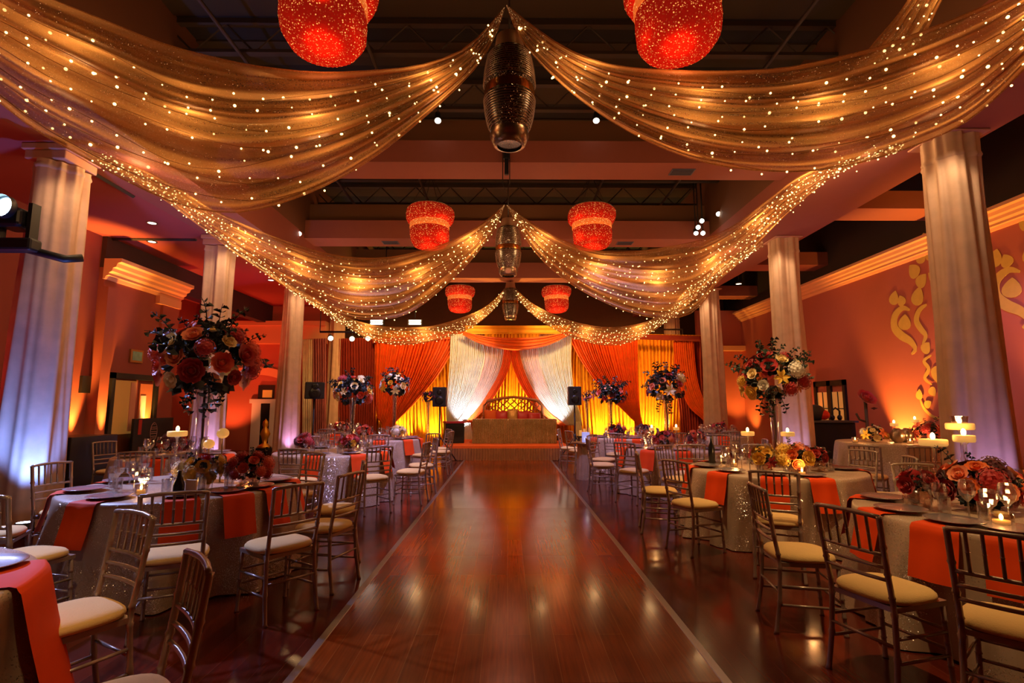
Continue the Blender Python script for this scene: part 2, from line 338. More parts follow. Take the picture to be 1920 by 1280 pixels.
# left wall
LX = -8.2
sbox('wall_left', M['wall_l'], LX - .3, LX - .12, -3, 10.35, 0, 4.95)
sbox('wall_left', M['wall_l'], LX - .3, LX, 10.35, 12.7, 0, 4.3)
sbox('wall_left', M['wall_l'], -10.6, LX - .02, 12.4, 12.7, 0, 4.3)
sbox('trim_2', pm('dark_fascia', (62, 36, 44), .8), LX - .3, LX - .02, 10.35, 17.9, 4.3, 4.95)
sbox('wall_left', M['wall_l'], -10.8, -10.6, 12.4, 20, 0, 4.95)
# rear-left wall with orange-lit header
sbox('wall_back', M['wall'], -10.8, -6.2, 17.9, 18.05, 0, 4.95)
o = sbox('trim_3', M['cornice'], -10.6, -6.2, 17.5, 17.9, 3.6, 4.2)
o = sbox('trim_3', M['cornice'], -10.6, -6.2, 17.4, 17.9, 4.2, 4.35)
# back wall
sbox('wall_back', M['backwall'], -10.8, 8.7, 20, 20.2, 0, ZH)
sbox('wall_front', M['wall'], -12, 8.7, -3.2, -3, 0, ZH)
# right wall
RX = 8.5
sbox('wall_right', M['wall'], RX, RX + .2, -3, 20, 0, 4.75)
sbox('wall_right', pm('upper_wall_dark', (60, 42, 34), .85), RX, RX + .2, -3, 20, 4.75, ZH)
def cornice(name, X, y0, y1, z, sgn, h=.34, dp=.28, returns=False):
    prof = [(0, 0), (.03, 0), (.05, .05), (.09, .06), (.09, .1), (.14, .13), (.15, .18), (.2, .2), (.22, .26), (.28, .28), (.28, .34), (0, .34)]
    mb = MB(); V = []
    ys = [y0, y1]
    for yy in ys:
        for d, hh in prof: V.append((X + sgn * d * dp / .28, yy, z + hh * h / .34))
    n = len(prof)
    mb.add(V, [(j, (j + 1) % n, n + (j + 1) % n, n + j) for j in range(n)] + [tuple(range(n)), tuple(range(2 * n - 1, n - 1, -1))])
    return struct(mb.build(name, M['cornice'], smooth=False))
cornice('trim_4', RX, -3, 19.8, 4.52, -1)
cornice('trim_5', LX, 10.3, 12.75, 4.05, 1, .42, .35)
sbox('trim_6', M['cornice'], LX, LX + .10, 11.9, 12.7, 3.86, 4.05)
sbox('trim_7', M['wall_l'], LX, LX + .06, 12.1, 12.7, 0, 3.88)
sbox('trim_8', M['wall_l'], LX, LX + .10, 10.35, 10.6, 0, 3.9)
# baseboards
sbox('baseboard_left', M['black'], LX - .12, LX - .1, -3, 10.35, 0, .12)
sbox('baseboard_right', M['black'], RX - .02, RX, -3, 20, 0, .12)
# rear-right return wall and beam
sbox('wall_back', M['wall'], 6.9, 8.5, 18.6, 18.8, 0, 4.95)
sbox('trim_9', M['cornice'], 6.4, 8.5, 18.3, 18.6, 3.45, 3.62)
# linear slot diffuser + recessed tracks in low ceiling
for (p, q) in (((172, 322), (250, 368)), ((160, 447), (368, 449))):
    a = atz(*p, 4.94); b = atz(*q, 4.94)
    tag(MB().tube([a, b], .035, 4).build('ceiling_slot', M['steel_dark'], smooth=False), 'dark slot diffuser in the red side ceiling, %s' % ('nearer one by the first left column' if p[0] == 172 else 'running to the second left column'), 'vent')
for k, (px, py) in enumerate(((285, 418), (285, 453), (433, 491), (508, 405 + 120))):
    p = atz(px, py, 4.945)
    o = empty('recessed_downlight', p, 0, 'round recessed downlight in the red left ceiling, %s' % ('nearest the camera', 'second from the camera', 'third, beyond the second column', 'farthest, by the third column')[k], 'ceiling light', 'downlights in the left ceiling')
    MB().lathe([(.07, 0), (.095, -.012), (.1, 0)], 20).build('trim_ring', M['chrome'], o)
    MB().lathe([(0.0001, -.004), (.07, -.004)], 20).build('lens', M['lamp_soft'], o)
    lamp('SPOT', 'downlight_beam', (p.x, p.y, 4.9), 18, WARM, (p.x, p.y, 0), .06, 80, .8)
for k, (px, py, Y) in enumerate(((1385, 532, 16.5), (1345, 575, 18.3))):
    p = at(px, py, Y)
    o = empty('hanging_downlight', p, 0, 'small white disc light under the dark right ceiling, %s' % ('larger nearer one', 'smaller one behind')[k], 'ceiling light')
    MB().lathe([(0.0001, 0), (.1, 0), (.1, .05), (0.0001, .06)], 18).build('housing', M['steel'], o)
    MB().lathe([(0.0001, -.003), (.085, -.003)], 18).build('lens', M['lamp_soft'], o)
    MB().tube([(0, 0, .05), (0, 0, ZH - p.z)], .012, 5).build('rod', M['steel_dark'], o)

# ------------------------------------------------------------------ draped columns
COLY = [6.8, 10.45, 14.2, 17.9]
def column(x, y, side, k, r):
    lab = 'round column wrapped in cream fabric, %s on the %s' % (['nearest', 'second from camera', 'third from camera', 'farthest'][k], side)
    o = empty('draped_column', (x, y, 0), 0, lab, 'column', 'fabric wrapped columns on the %s' % side)
    rnd = random.Random(k * 7 + (side == 'right'))
    ph = [rnd.uniform(0, 6.28) for _ in range(8)]
    def rf(t, z):
        u = min(1.0, z / 4.8)
        s_ = 0.0
        for i, (fr, am) in enumerate(((3, .05), (5, .06), (8, .045), (13, .03), (21, .012))):
            s_ += am * sin(fr * t + ph[i] + 2.2 * sin(u * 1.9 + ph[i + 1]) * (1 if fr < 15 else .6))
        return 1 + s_ * (0.9 + .6 * u) + .34 * (1 - u) ** 1.6
    prof = [(r, z) for z in [0.02 + (4.70 if side == 'left' else 4.9) * i / 36 for i in range(37)]]
    MB().lathe(prof, 120, rf=rf).build('fabric_wrap', M['col_drape'], o)
    MB().lathe([(r * .7, 0), (r * .7, 4.94)], 20).build('shaft', M['capital'], o)
    mb = MB().box(-r - .02, r + .02, -r - .02, r + .02, 4.86 if side == 'left' else 4.92, 4.945); (mb.box(-r + .01, r - .01, -r + .01, r - .01, 4.74, 4.86) if side == 'left' else mb); c = mb.build('capital', M['capital'], o, smooth=False); bevel(c, .015)
    MB().lathe([(r * 1.0, 4.6), (r * 1.05, 4.63), (r * 1.0, 4.68)], 120, rf=rf).build('fabric_tie', M['col_drape'], o)
    return o
for k, Y in enumerate(COLY):
    column(-6.12 if k == 0 else -5.95, Y, 'left', k, .28 if k == 0 else .25)
    column((5.75, 5.75, 6.05, 6.1)[k], (6.35, 10.45, 15.2, 19.0)[k], 'right', k, .28 if k == 0 else .26)

# ------------------------------------------------------------------ golden swags with fairy lights
def resample(pl, n):
    P = [Vector((a, b)) for a, b in pl]
    # catmull-rom densify
    D = []
    for i in range(len(P) - 1):
        p0 = P[max(i - 1, 0)]; p1 = P[i]; p2 = P[i + 1]; p3 = P[min(i + 2, len(P) - 1)]
        for j in range(10):
            t = j / 10
            D.append(.5 * ((2 * p1) + (p2 - p0) * t + (2 * p0 - 5 * p1 + 4 * p2 - p3) * t * t + (3 * p1 - p0 - 3 * p2 + p3) * t ** 3))
    D.append(P[-1])
    L = [0]
    for i in range(1, len(D)): L.append(L[-1] + (D[i] - D[i - 1]).length)
    out = []; j = 0
    for i in range(n + 1):
        s = L[-1] * i / n
        while j < len(L) - 2 and L[j + 1] < s: j += 1
        t = (s - L[j]) / max(1e-6, L[j + 1] - L[j]); out.append(D[j].lerp(D[j + 1], min(1, t)))
    return out
BULB = MB().ico((0, 0, 0), 1, 1).mesh('bulb', M['bulb'])
def swag(top, bot, Y0, Y1, label, cat_i, nstr, per, rb, seed, amp=.12, srange=(0, 1), lights=6, lp=14, folds=5, bulge=.25):
    N, K = 90, 44
    T = resample(top, N); B = resample(bot, N); rnd = random.Random(seed)
    ph = [rnd.uniform(0, 6.28) for _ in range(6)]
    def P(s, t, off=0.0):
        i = min(N - 1e-6, max(0, s * N)); i0 = int(i); f = i - i0
        a = T[i0].lerp(T[i0 + 1], f); b = B[i0].lerp(B[i0 + 1], f); w_ = min(1, (a - b).length / 90)
        tt = t + .018 * sin(9 * s + 7 * t + ph[4]) * sin(pi * t)
        q = a.lerp(b, tt)
        fold = amp * w_ * (.8 * (1 - 2 * abs(sin(pi * folds * (t + .10 * sin(3 * s + ph[0])) + ph[1])) ** .8) + .3 * sin(2 * pi * folds * 2.3 * t + 4 * s + ph[2]) + .12 * sin(2 * pi * folds * 5 * t + 7 * s + ph[3]))
        Y = lerp(Y0, Y1, s) - bulge * sin(pi * t) * w_ + fold + off
        return at(q.x, q.y, Y)
    root = empty('draped_swag', P(0, .5), 0, label, 'drapery', 'golden organza swags across the ceiling')
    L0 = root.location.copy()
    MB().grid(lambda u, v: P(u, v) - L0, N, K).build('organza', M['gold_mesh'], root)
    # rolled hems along both edges
    for t in (0, 1):
        MB().tube([P(i / N, t) - L0 for i in range(0, N + 1, 2)], .008, 5).build('hem', M['gold_mesh'], root)
    pos = []
    for k in range(nstr):
        t = (k + .6) / nstr; t = .14 + .86 * t; ph2 = rnd.uniform(0, 6.28); pts = []
        for i in range(per * 3):
            s = .03 + .95 * i / (per * 3)
            tt = min(1.0, max(.03, t + .03 * sin(11 * s + ph2) + .02 * sin(29 * s + ph2)))
            p = P(s, tt, -.05 if k % 2 else -.02)
            if t > .97: p = p + Vector((0, 0, -.03 - .03 * abs(sin(40 * s))))
            pts.append(p)
            if i % 3 == 0:
                j = Vector((rnd.gauss(0, .02), rnd.gauss(0, .02), rnd.gauss(-.01, .03)))
                pos.append((p + j, rnd.choice((.7, .85, 1, 1, 1.3)) * rb))
        MB().tube([q - L0 for q in pts[::3]], .0025, 4, False).build('light_string_wire', M['wire'], root)
    rnd.shuffle(pos)
    def vis(p):
        v = ROT.transposed() @ (p - CAM); return v.z < 0 and abs(v.x / v.z * F) < 980 and abs(v.y / v.z * F) < 660
    near = [q for q in pos if vis(q[0])]; far = [q for q in pos if not vis(q[0])]
    for p, r in near[:98]:
        b = put('fairy_bulb', BULB, root, p - L0); b.scale = (r, r, r)
    mb = MB()
    for p, r in near[98:] + far: mb.ico(p - L0, r, 0)
    # leftover bulbs first, then glowing dots standing in for sequin glints
    if mb.v:
        o = mb.build('fairy_bulbs', M['bulb'], root); o['kind'] = 'stuff'
    mb = MB()
    for i in range(int(per * nstr * (11 if per < 50 else 4))):
        s, t = rnd.random(), rnd.uniform(.02, 1)
        p = P(s, t, -.012); 
        if not vis(p): continue
        r = rb * (rnd.uniform(.10, .22) if per < 50 else rnd.uniform(.16, .35)); mb.ico(p - L0, r, 0)
    o = mb.build('glitter_glints', M['sequin_glow'], root); o['kind'] = 'stuff'
    for i in range(lights):
        s = (i + .5) / lights; p = P(lerp(.05, .95, s), .45, .22)
        l = lamp('POINT', 'fairy_glow', p, lp, (1, .62, .26), size=.12)
        l.parent = root; l.location = p - L0
    return root
swag([(946, 14), (905, 62), (860, 98), (790, 122), (720, 131), (600, 136), (480, 124), (390, 105), (300, 80), (200, 40), (100, 0), (-60, -70), (-300, -190), (-650, -330)],
     [(946, 14), (925, 75), (880, 140), (800, 215), (700, 295), (600, 352), (500, 388), (420, 398), (330, 380), (240, 340), (150, 290), (70, 245), (0, 192), (-120, 90), (-350, -110), (-650, -300)],
     5.1, 3.0, 'wide golden organza swag with fairy lights, nearest on the left', 'swag', 7, 36, .0095, 1, lights=7, lp=11)
swag([(950, 10), (1000, 50), (1060, 90), (1120, 115), (1180, 127), (1260, 132), (1340, 134), (1450, 130), (1530, 117), (1640, 90), (1740, 55), (1850, 10), (1950, -40), (2200, -180), (2500, -330)],
     [(950, 10), (975, 70), (1020, 125), (1080, 180), (1160, 235), (1250, 280), (1340, 308), (1430, 320), (1520, 320), (1600, 308), (1700, 278), (1800, 235), (1870, 180), (1940, 110), (2100, -30), (2500, -300)],
     5.1, 3.0, 'wide golden organza swag with fairy lights, nearest on the right', 'swag', 7, 36, .0095, 2, lights=7, lp=11)
swag([(946, 384), (905, 418), (850, 450), (790, 470), (720, 483), (640, 480), (560, 460), (480, 430), (400, 393), (330, 350), (250, 310), (165, 280)],
     [(946, 384), (930, 425), (890, 480), (830, 540), (770, 585), (720, 598), (660, 596), (600, 572), (540, 540), (480, 500), (420, 458), (350, 405), (290, 362), (220, 322), (160, 296)],
     10.6, 6.5, 'golden fairy light swag from the second silver lantern to the first left column', 'swag', 9, 64, .0098, 3, lights=7, lp=19)
swag([(950, 384), (1000, 420), (1060, 452), (1120, 470), (1180, 472), (1240, 465), (1320, 448), (1380, 420), (1440, 375), (1500, 330), (1560, 305), (1640, 280), (1720, 255)],
     [(950, 384), (975, 430), (1010, 480), (1060, 525), (1120, 560), (1180, 585), (1240, 597), (1290, 590), (1320, 565), (1345, 530), (1400, 480), (1450, 425), (1510, 370), (1570, 325), (1640, 295), (1720, 272)],
     10.6, 6.1, 'golden fairy light swag from the second silver lantern to the first right column', 'swag', 9, 64, .0098, 4, lights=7, lp=19)
swag([(953, 534), (920, 568), (880, 590), (810, 611), (740, 613), (690, 607), (640, 590), (580, 555), (500, 505), (425, 455)],
     [(953, 534), (930, 575), (890, 610), (850, 628), (800, 641), (740, 646), (690, 634), (650, 612), (600, 580), (540, 540), (480, 495), (422, 464)],
     16.5, 10.2, 'small golden fairy light swag before the backdrop, left half', 'swag', 7, 76, .0115, 5, lights=5, lp=16, folds=3)
swag([(957, 532), (1000, 570), (1060, 598), (1120, 612), (1170, 612), (1220, 600), (1260, 570), (1300, 530), (1360, 490), (1430, 450)],
     [(957, 532), (980, 570), (1020, 605), (1080, 635), (1140, 647), (1190, 638), (1240, 610), (1290, 570), (1330, 530), (1380, 492), (1432, 462)],
     16.5, 10.2, 'small golden fairy light swag before the backdrop, right half', 'swag', 7, 76, .0115, 6, lights=5, lp=16, folds=3)
swag([(1600, 130), (1640, 80), (1690, 20), (1740, -60), (1800, -160)], [(1700, 110), (1735, 60), (1765, 0), (1805, -70), (1850, -160)], 4.9, 4.2,
     'gathered fairy light fabric rising at the top right corner of the hall', 'swag', 3, 12, .010, 7, lights=1, lp=5, folds=3)
# ------------------------------------------------------------------ hanging silver crystal lanterns
def silver_lantern(Y, px, which):
    x = at(px, 400, Y).x
    o = empty('crystal_lantern', (x, Y, 4.22), 0, 'tall barrel shaped silver crystal lantern, %s' % which, 'chandelier', 'silver crystal lanterns down the middle')
    H = 1.22
    prof = [(.02, H), (.13, H - .005), (.17, H - .17), (.2, H - .22), (.245, H - .34), (.262, H - .5), (.27, H - .72), (.262, H - .88), (.235, H - 1.02), (.19, H - 1.12)]
    mb = MB().lathe([(.14, H - .0), (.155, H - .1), (.19, H - .22)], 32); mb.build('cap', pm('beige_metal_cap', (150, 108, 84), .5, .3), o)
    P = []
    n = 34
    for i in range(n + 1):
        z = lerp(H - .2, H - 1.1, i / n); t = i / n
        r = .195 + .078 * sin(pi * min(1, t * 1.02 + .03)) ** .6
        if .42 < t < .56: r -= .012
        P.append((r + (.006 if i % 2 else -.006), z))
    MB().lathe(P, 72, rf=lambda t, z: 1 + .012 * sin(36 * t)).build('crystal_body', M['crystal'], o)
    MB().lathe([(.2, H - 1.08), (.205, H - 1.13), (.17, H - 1.22), (.13, H - 1.235)], 40).build('lower_ring', M['chrome'], o)
    MB().lathe([(0.0001, H - 1.2), (.15, H - 1.215)], 30).build('bottom_grille', M['crystal'], o)
    MB().lathe([(.263, H - .60), (.27, H - .63), (.262, H - .70)], 40).build('amber_band', pm('amber_band', (150, 90, 40), .2, .8), o)
    for k in range(32):
        z = H - .24 - k * .0262
        if .56 < H - z < .72: continue
        t = (H - .2 - z) / .9; r = .198 + .078 * sin(pi * min(1, t * 1.02 + .03)) ** .6
        MB().lathe([(r, z - .004), (r + .009, z), (r, z + .004)], 40).build('ring', M['chrome'], o)
    MB().tube([(0, 0, H), (0, 0, ZH - 4.22)], .012, 6).build('cord', M['steel_dark'], o)
    return o
silver_lantern(5.15, 955, 'nearest and largest in view')
silver_lantern(10.65, 953, 'middle one')
silver_lantern(16.4, 957, 'farthest and smallest, before the backdrop')
for px0, py0, py1, Y, wh in ((950, 268, 384, 8.05, 'second'),):
    a = at(px0, py0, Y); b = at(px0 - 2, 330, Y)
    o = empty('hoist_hardware', a, 0, 'black hanging hardware and strap in front of the nearest cross beam', 'hoist')
    mb = MB().box(-.05, .05, -.03, .03, -.28, 0); mb.box(-.035, .035, -.03, .03, -.55, -.28); bevel(mb.build('clamp', M['black'], o, smooth=False), .01)
    MB().tube([(-.06, 0, 0), (-.065, 0, -.7), (0, .02, -.85), (.05, 0, -.7), (.05, 0, 0)], .008, 5).build('strap', M['steel_dark'], o)
# ------------------------------------------------------------------ red beaded chandeliers
def red_chandelier(x, Y, zb, s, label):
    o = empty('beaded_chandelier', (x, Y, zb), 0, label, 'chandelier', 'red beaded drum chandeliers')
    h = .86
    wob = lambda t, z: 1 + .015 * sin(40 * t) + .02 * sin(3 * t + 9 * z)
    MB().lathe([(.0001, .0), (.2, .015), (.32, .06), (.39, .16), (.405, .3), (.4, .42)], 90, rf=wob).build('lower_drum', M['red_beads'], o)
    MB().lathe([(.4, .42), (.412, .44), (.41, .54), (.4, .56)], 80, rf=wob).build('glowing_band', M['red_glow'], o)
    MB().lathe([(.4, .55), (.455, .57), (.49, .64), (.5, .74), (.49, .82), (.45, .86)], 90, rf=wob).build('upper_rim', M['red_beads'], o)
    MB().lathe([(.44, .858), (.455, .87), (.45, .88)], 48).build('top_hoop', M['chrome'], o)
    for k in range(4):
        t = k * pi / 2 + .5
        MB().tube([(.43 * cos(t), .43 * sin(t), .87), (.03 * cos(t), .03 * sin(t), 1.6)], .006, 4).build('suspension_wire', M['steel_dark'], o)
    MB().tube([(0, 0, 1.58), (0, 0, ZH - zb - .1)], .012, 5).build('cord', M['steel_dark'], o)
    MB().lathe([(.0001, ZH - zb - .06), (.07, ZH - zb - .06), (.07, ZH - zb)], 16).build('ceiling_plate', M['steel_dark'], o)
    lamp('POINT', 'chandelier_glow', (x, Y, zb - .12), 14, (1, .28, .08), size=.3)
    return o
for k, (Y, zb) in enumerate(((4.65, 4.9), (10.5, 4.74), (17.2, 4.6))):
    for sx in (-1, 1):
        x = at((605, 806, 864)[k] if sx < 0 else (1272, 1110, 1042)[k], 100 if k == 0 else 430, Y).x
        red_chandelier(x, Y, zb, 1, 'red beaded two-tier drum chandelier, %s %s' % (('nearest', 'middle', 'farthest')[k], 'left of centre' if sx < 0 else 'right of centre'))

# ------------------------------------------------------------------ track and spot lights on the ceiling
def can_light(p, tgt, label, power=0, col=WARM, r=.06, lens='lamp_white', stem=True):
    o = empty('can_spotlight', p, 0, label, 'spotlight', 'small can spotlights in the ceiling')
    d = (Vector(tgt) - Vector(p)).normalized(); b = -d * .2
    MB().tube([(0, 0, 0), b], [r, r * .8], 14).build('housing', M['black'], o)
    a = d.cross(Vector((0, 0, 1))).normalized(); c = d.cross(a)
    mb = MB(); n = 14; mb.add([d * .004] + [d * .004 + (a * cos(2 * pi * i / n) + c * sin(2 * pi * i / n)) * r * .85 for i in range(n)], [(0, 1 + i, 1 + (i + 1) % n) for i in range(n)]); mb.build('lens', M[lens], o)
    if stem: MB().tube([b * .5, b * .5 + Vector((0, 0, max(.1, 7.19 - p.z - b.z * .5) if p.z > 5 else .2))], .012, 5).build('bracket', M['black'], o)
    if power: lamp('SPOT', 'spot_beam', Vector(p) + d * .05, power, col, tgt, .08, 40, .5)
    return o
spots = [(821, 226, 8.0, 'by the left swag above the nearest cross beam', 120, (-.5, 4.5, 0)), (1118, 226, 8.0, 'right of the big silver lantern', 120, (.6, 5.0, 0)),
         (509, 400, 11.5, 'upper of the left cluster', 0, (-1, 3, 1)), (545, 412, 11.6, 'second of the left cluster', 0, (-1, 3, 1)), (554, 424, 11.7, 'third of the left cluster', 0, (-1, 3, 1)), (544, 437, 11.8, 'lowest left of the left cluster', 60, (-3, 6, .7)), (561, 438, 11.8, 'lowest right of the left cluster', 0, (-1, 3, 1)),
         (1347, 401, 11.5, 'upper of the right cluster', 0, (1, 3, 1)), (1316, 414, 11.6, 'second of the right cluster', 0, (1, 3, 1)), (1309, 426, 11.7, 'third of the right cluster', 0, (1, 3, 1)), (1305, 437, 11.8, 'lowest left of the right cluster', 60, (3, 6, .7)), (1318, 437, 11.8, 'lowest right of the right cluster', 0, (1, 3, 1))]
for px, py, Y, lb, pw, tg in spots: can_light(at(px, py, Y), tg, 'small bright can spotlight, ' + lb, pw)
for px, py, Y, lb in ((620, 634, 15.5, 'leftmost under the third swag'), (660, 635, 15.6, 'middle under the third swag'), (690, 634, 15.6, 'right under the third swag')):
    can_light(at(px, py, Y), (-2, 8, .5), 'pale blue stage spotlight, ' + lb, 0, COOL, .09, 'lamp_soft')
# truss bar carrying them
a = at(600, 622, 15.6); b = at(720, 622, 15.6)
mb = MB().tube([a, b], .03, 8)
for q in (a, b): mb.tube([q, (q.x, q.y, 4.94 if q.x < -4.85 else 6.66)], .012, 6)
tag(mb.build('lighting_bar', M['black']), 'black lighting bar carrying pale spots beside the far left column', 'lighting bar')
for k, (x0, y0) in enumerate(((706, 604), (778, 604))):
    p = at(x0, y0, 17.3); o = empty('panel_light', p, 0, 'flat white panel light above the backdrop, %s' % ('left one' if k == 0 else 'right one'), 'stage light')
    MB().box(-.24, .24, 0, .05, -.1, .1).build('housing', M['black'], o, smooth=False)
    MB().box(-.2, .2, -.012, 0, .02, .075).build('upper_lens', M['lamp_white'], o, smooth=False); MB().box(-.2, .2, -.012, 0, -.075, -.02).build('lower_lens', M['lamp_white'], o, smooth=False)
    MB().tube([(0, .03, .1), (0, .03, 6.9 - p.z)], .015, 5).build('pole', M['black'], o)
# moving head on the first left column
p = at(14, 390, 6.1)
o = empty('moving_head_light', p, 0, 'dark moving head spotlight with glaring blue white beam on the first left column', 'stage light')
bevel(MB().box(-.16, .16, -.02, .3, -.22, .02).build('head', M['black_gloss'], o, smooth=False), .05, 3)
MB().lathe([(.0001, 0), (.125, .0), (.14, .02), (.14, .1)], 28).build('lens_barrel', M['black'], o).rotation_euler = (radians(90), 0, 0)
q = MB().lathe([(.0001, -.005), (.115, -.005)], 28).build('lens', M['lamp_blue'], o); q.rotation_euler = (radians(90), 0, 0); q.location = (0, -.035, 0)
bevel(MB().box(-.26, .26, .06, .24, -.5, -.34).build('base', M['black'], o, smooth=False), .03)
for s_ in (-1, 1): MB().box(s_ * .2 - .025, s_ * .2 + .025, .08, .2, -.4, .1).build('yoke_arm', M['black'], o, smooth=False)
MB().tube([(.1, .2, -.45), (.5, .3, -.55), (.62, .42, -.5)], .05, 8).build('clamp_arm', M['black'], o)
lamp('SPOT', 'blue_beam', p + Vector((0.1, -.25, 0)), 1300, (.35, .45, 1), (-3.4, 4.6, .75), .08, 50, .6)

# ------------------------------------------------------------------ backdrop
def pleat(name, mat, left, right, Y, n, amp, parent=None, gather=None, label=None, cat='curtain', group=None, rows=40, wave=0.0):
    if cat == 'curtain': n = int(n * 1.7); amp *= .8
    """cloth between two edge lines given where they hang on the plane Y; pleats run down it"""
    N = rows; Lf = resample(left, N); Rt = resample(right, N)
    rnd = random.Random(len(bpy.data.objects)); ph = rnd.uniform(0, 6)
    K = n * 8
    def P(u, v):
        i = min(N, int(round(u * N))); a, b = Lf[i], Rt[i]
        w_ = (b - a).length; q = a.lerp(b, v + .012 * sin(9 * v + 4 * u))
        A = amp * min(1, .25 + w_ / 60)
        return at(q.x, q.y, Y + A * (sin(2 * pi * n * v + ph + 1.2 * sin(3 * u + ph)) + .5 * sin(2 * pi * n * .37 * v + ph * 2 + u)) - wave * sin(pi * u))
    mb = MB().grid(P, N, K)
    c = Vector(P(.5, .5)); mb.v = [tuple(Vector(p) - c) for p in mb.v]
    o = mb.build(name, mat, parent, c if parent is None else c - parent.location)
    solid(o, .006)
    if label: tag(o, label, cat, group)
    return o
G = 'drapes of the stage backdrop'
BY = 17.9
fr = empty('backdrop_frame', (0, 18.15, 0), 0, 'metal pipe frame holding the stage backdrop drapes', 'frame')
MB().tube([(-5.9, 0, 4.18), (6.2, 0, 4.18)], .03, 8).build('top_pipe', M['chrome'], fr)
for x in (-5.9, 6.2): MB().tube([(x, 0, 0), (x, 0, 4.2)], .025, 8).build('upright', M['chrome'], fr)
def fl(px): return at(px, 870, BY)
pleat('backdrop_curtain', M['yellow'], [(700, 620), (700, 880)], [(966, 620), (966, 880)], 18.05, 26, .045, label='golden yellow lit drape behind the left half of the stage', group=G)
pleat('backdrop_curtain', M['yellow'], [(958, 620), (958, 880)], [(1312, 628), (1312, 880)], 18.05, 34, .045, label='golden yellow lit drape behind the right half of the stage', group=G)
pleat('rust_curtain', M['rust'], [(598, 636), (598, 880)], [(706, 632), (706, 880)], 17.75, 14, .05, label='dark rust red pleated drape left of the orange curtain', group=G)
pleat('rust_curtain', M['rust'], [(1264, 632), (1264, 700), (1275, 790), (1280, 880)], [(1345, 632), (1345, 880)], 17.8, 9, .05, label='dark rust drape at the far right of the backdrop', group=G)
pleat('rust_curtain', M['orange'], [(1262, 640), (1268, 700), (1290, 760), (1325, 800), (1330, 880)], [(1300, 640), (1310, 720), (1340, 800), (1345, 840), (1350, 880)], 17.6, 6, .03, label='orange drape pulled back at the far right column', group=G)
pleat('pink_curtain', M['pink'], [(566, 636), (566, 880)], [(612, 634), (612, 880)], 17.3, 7, .05, label='dusty pink drape between the third and fourth left columns', group=G)
pleat('lavender_curtain', M['white'], [(567, 636), (567, 880)], [(586, 636), (586, 880)], 17.15, 3, .03, label='pale lavender lit drape strip beside the third left column', group=G)
pleat('orange_curtain', M['orange'], [(703, 636), (702, 720), (706, 780), (716, 800), (716, 880)], [(868, 620), (852, 655), (818, 710), (775, 760), (742, 792), (738, 810), (745, 880)], 17.55, 16, .07, label='burnt orange curtain swept to the left of the stage', group=G)
pleat('orange_curtain', M['orange'], [(1062, 622), (1082, 665), (1108, 705), (1142, 745), (1182, 783), (1190, 800), (1186, 880)], [(1195, 636), (1197, 720), (1202, 780), (1206, 800), (1212, 880)], 17.55, 15, .07, label='burnt orange curtain swept to the right of the stage', group=G)
pleat('white_curtain', M['white'], [(845, 626), (842, 680), (838, 740), (836, 775), (838, 795)], [(908, 626), (910, 670), (894, 728), (868, 775), (850, 797)], 17.4, 12, .04, label='champagne sheer curtain tied back on the left of the stage', group=G)
pleat('peach_curtain', M['peach'], [(903, 640), (908, 672), (892, 728), (868, 775), (850, 797)], [(952, 640), (942, 690), (918, 735), (892, 770), (868, 797)], 17.35, 8, .035, label='peach sheer curtain edging the left opening above the sofa', group=G)
pleat('orange_curtain', M['orange'], [(946, 640), (938, 692), (914, 738), (890, 772), (866, 797)], [(962, 650), (955, 690), (936, 730), (908, 768), (874, 800)], 17.3, 4, .025, label='slim orange curtain trim left of the stage opening', group=G)
pleat('white_curtain', M['white'], [(1012, 626), (1008, 670), (1026, 728), (1048, 770), (1066, 797)], [(1072, 626), (1072, 680), (1078, 740), (1088, 775), (1092, 797)], 17.4, 12, .04, label='champagne sheer curtain tied back on the right of the stage', group=G)
pleat('peach_curtain', M['peach'], [(965, 640), (976, 690), (998, 735), (1024, 770), (1056, 797)], [(1014, 640), (1010, 672), (1028, 728), (1050, 770), (1068, 797)], 17.35, 8, .035, label='peach sheer curtain edging the right opening above the sofa', group=G)
pleat('orange_curtain', M['orange'], [(954, 650), (962, 690), (980, 730), (1008, 768), (1050, 798)], [(970, 640), (982, 690), (1004, 738), (1030, 772), (1062, 797)], 17.3, 4, .025, label='slim orange curtain trim right of the stage opening', group=G)
pleat('curtain_tail', M['white'], [(866, 792), (870, 810), (868, 830)], [(882, 792), (886, 812), (890, 830)], 17.2, 4, .03, label='gathered white tail of the left tied back curtain', group=G)
pleat('curtain_tail', M['white'], [(1080, 792), (1078, 812), (1068, 830)], [(1088, 790), (1093, 812), (1096, 830)], 17.2, 4, .03, label='gathered white tail of the right tied back curtain', group=G)
def band(name, mat, top, bot, Y, label, n=5, amp=.06):
    o = pleat(name, mat, top, bot, Y, n, amp, label=label, cat='valance', group='valances over the stage', rows=60); return o
band('valance', M['yellow'], [(872, 610), (1070, 610)], [(872, 626), (1070, 626)], 17.1, 'straight golden valance band along the top of the backdrop', 2, .03)
band('valance', M['orange'], [(866, 621), (910, 630), (965, 633), (1020, 630), (1070, 621)], [(860, 623), (905, 646), (965, 657), (1025, 648), (1074, 624)], 17.05, 'orange swag valance sagging over the stage curtains', 4, .03)
band('valance', M['orange'], [(700, 634), (870, 624)], [(700, 642), (870, 634)], 17.5, 'thin orange header band above the left orange curtain', 1, .02)
band('valance', M['rust'], [(1066, 622), (1315, 630)], [(1066, 632), (1315, 640)], 17.5, 'thin rust header band above the right orange curtain', 1, .02)

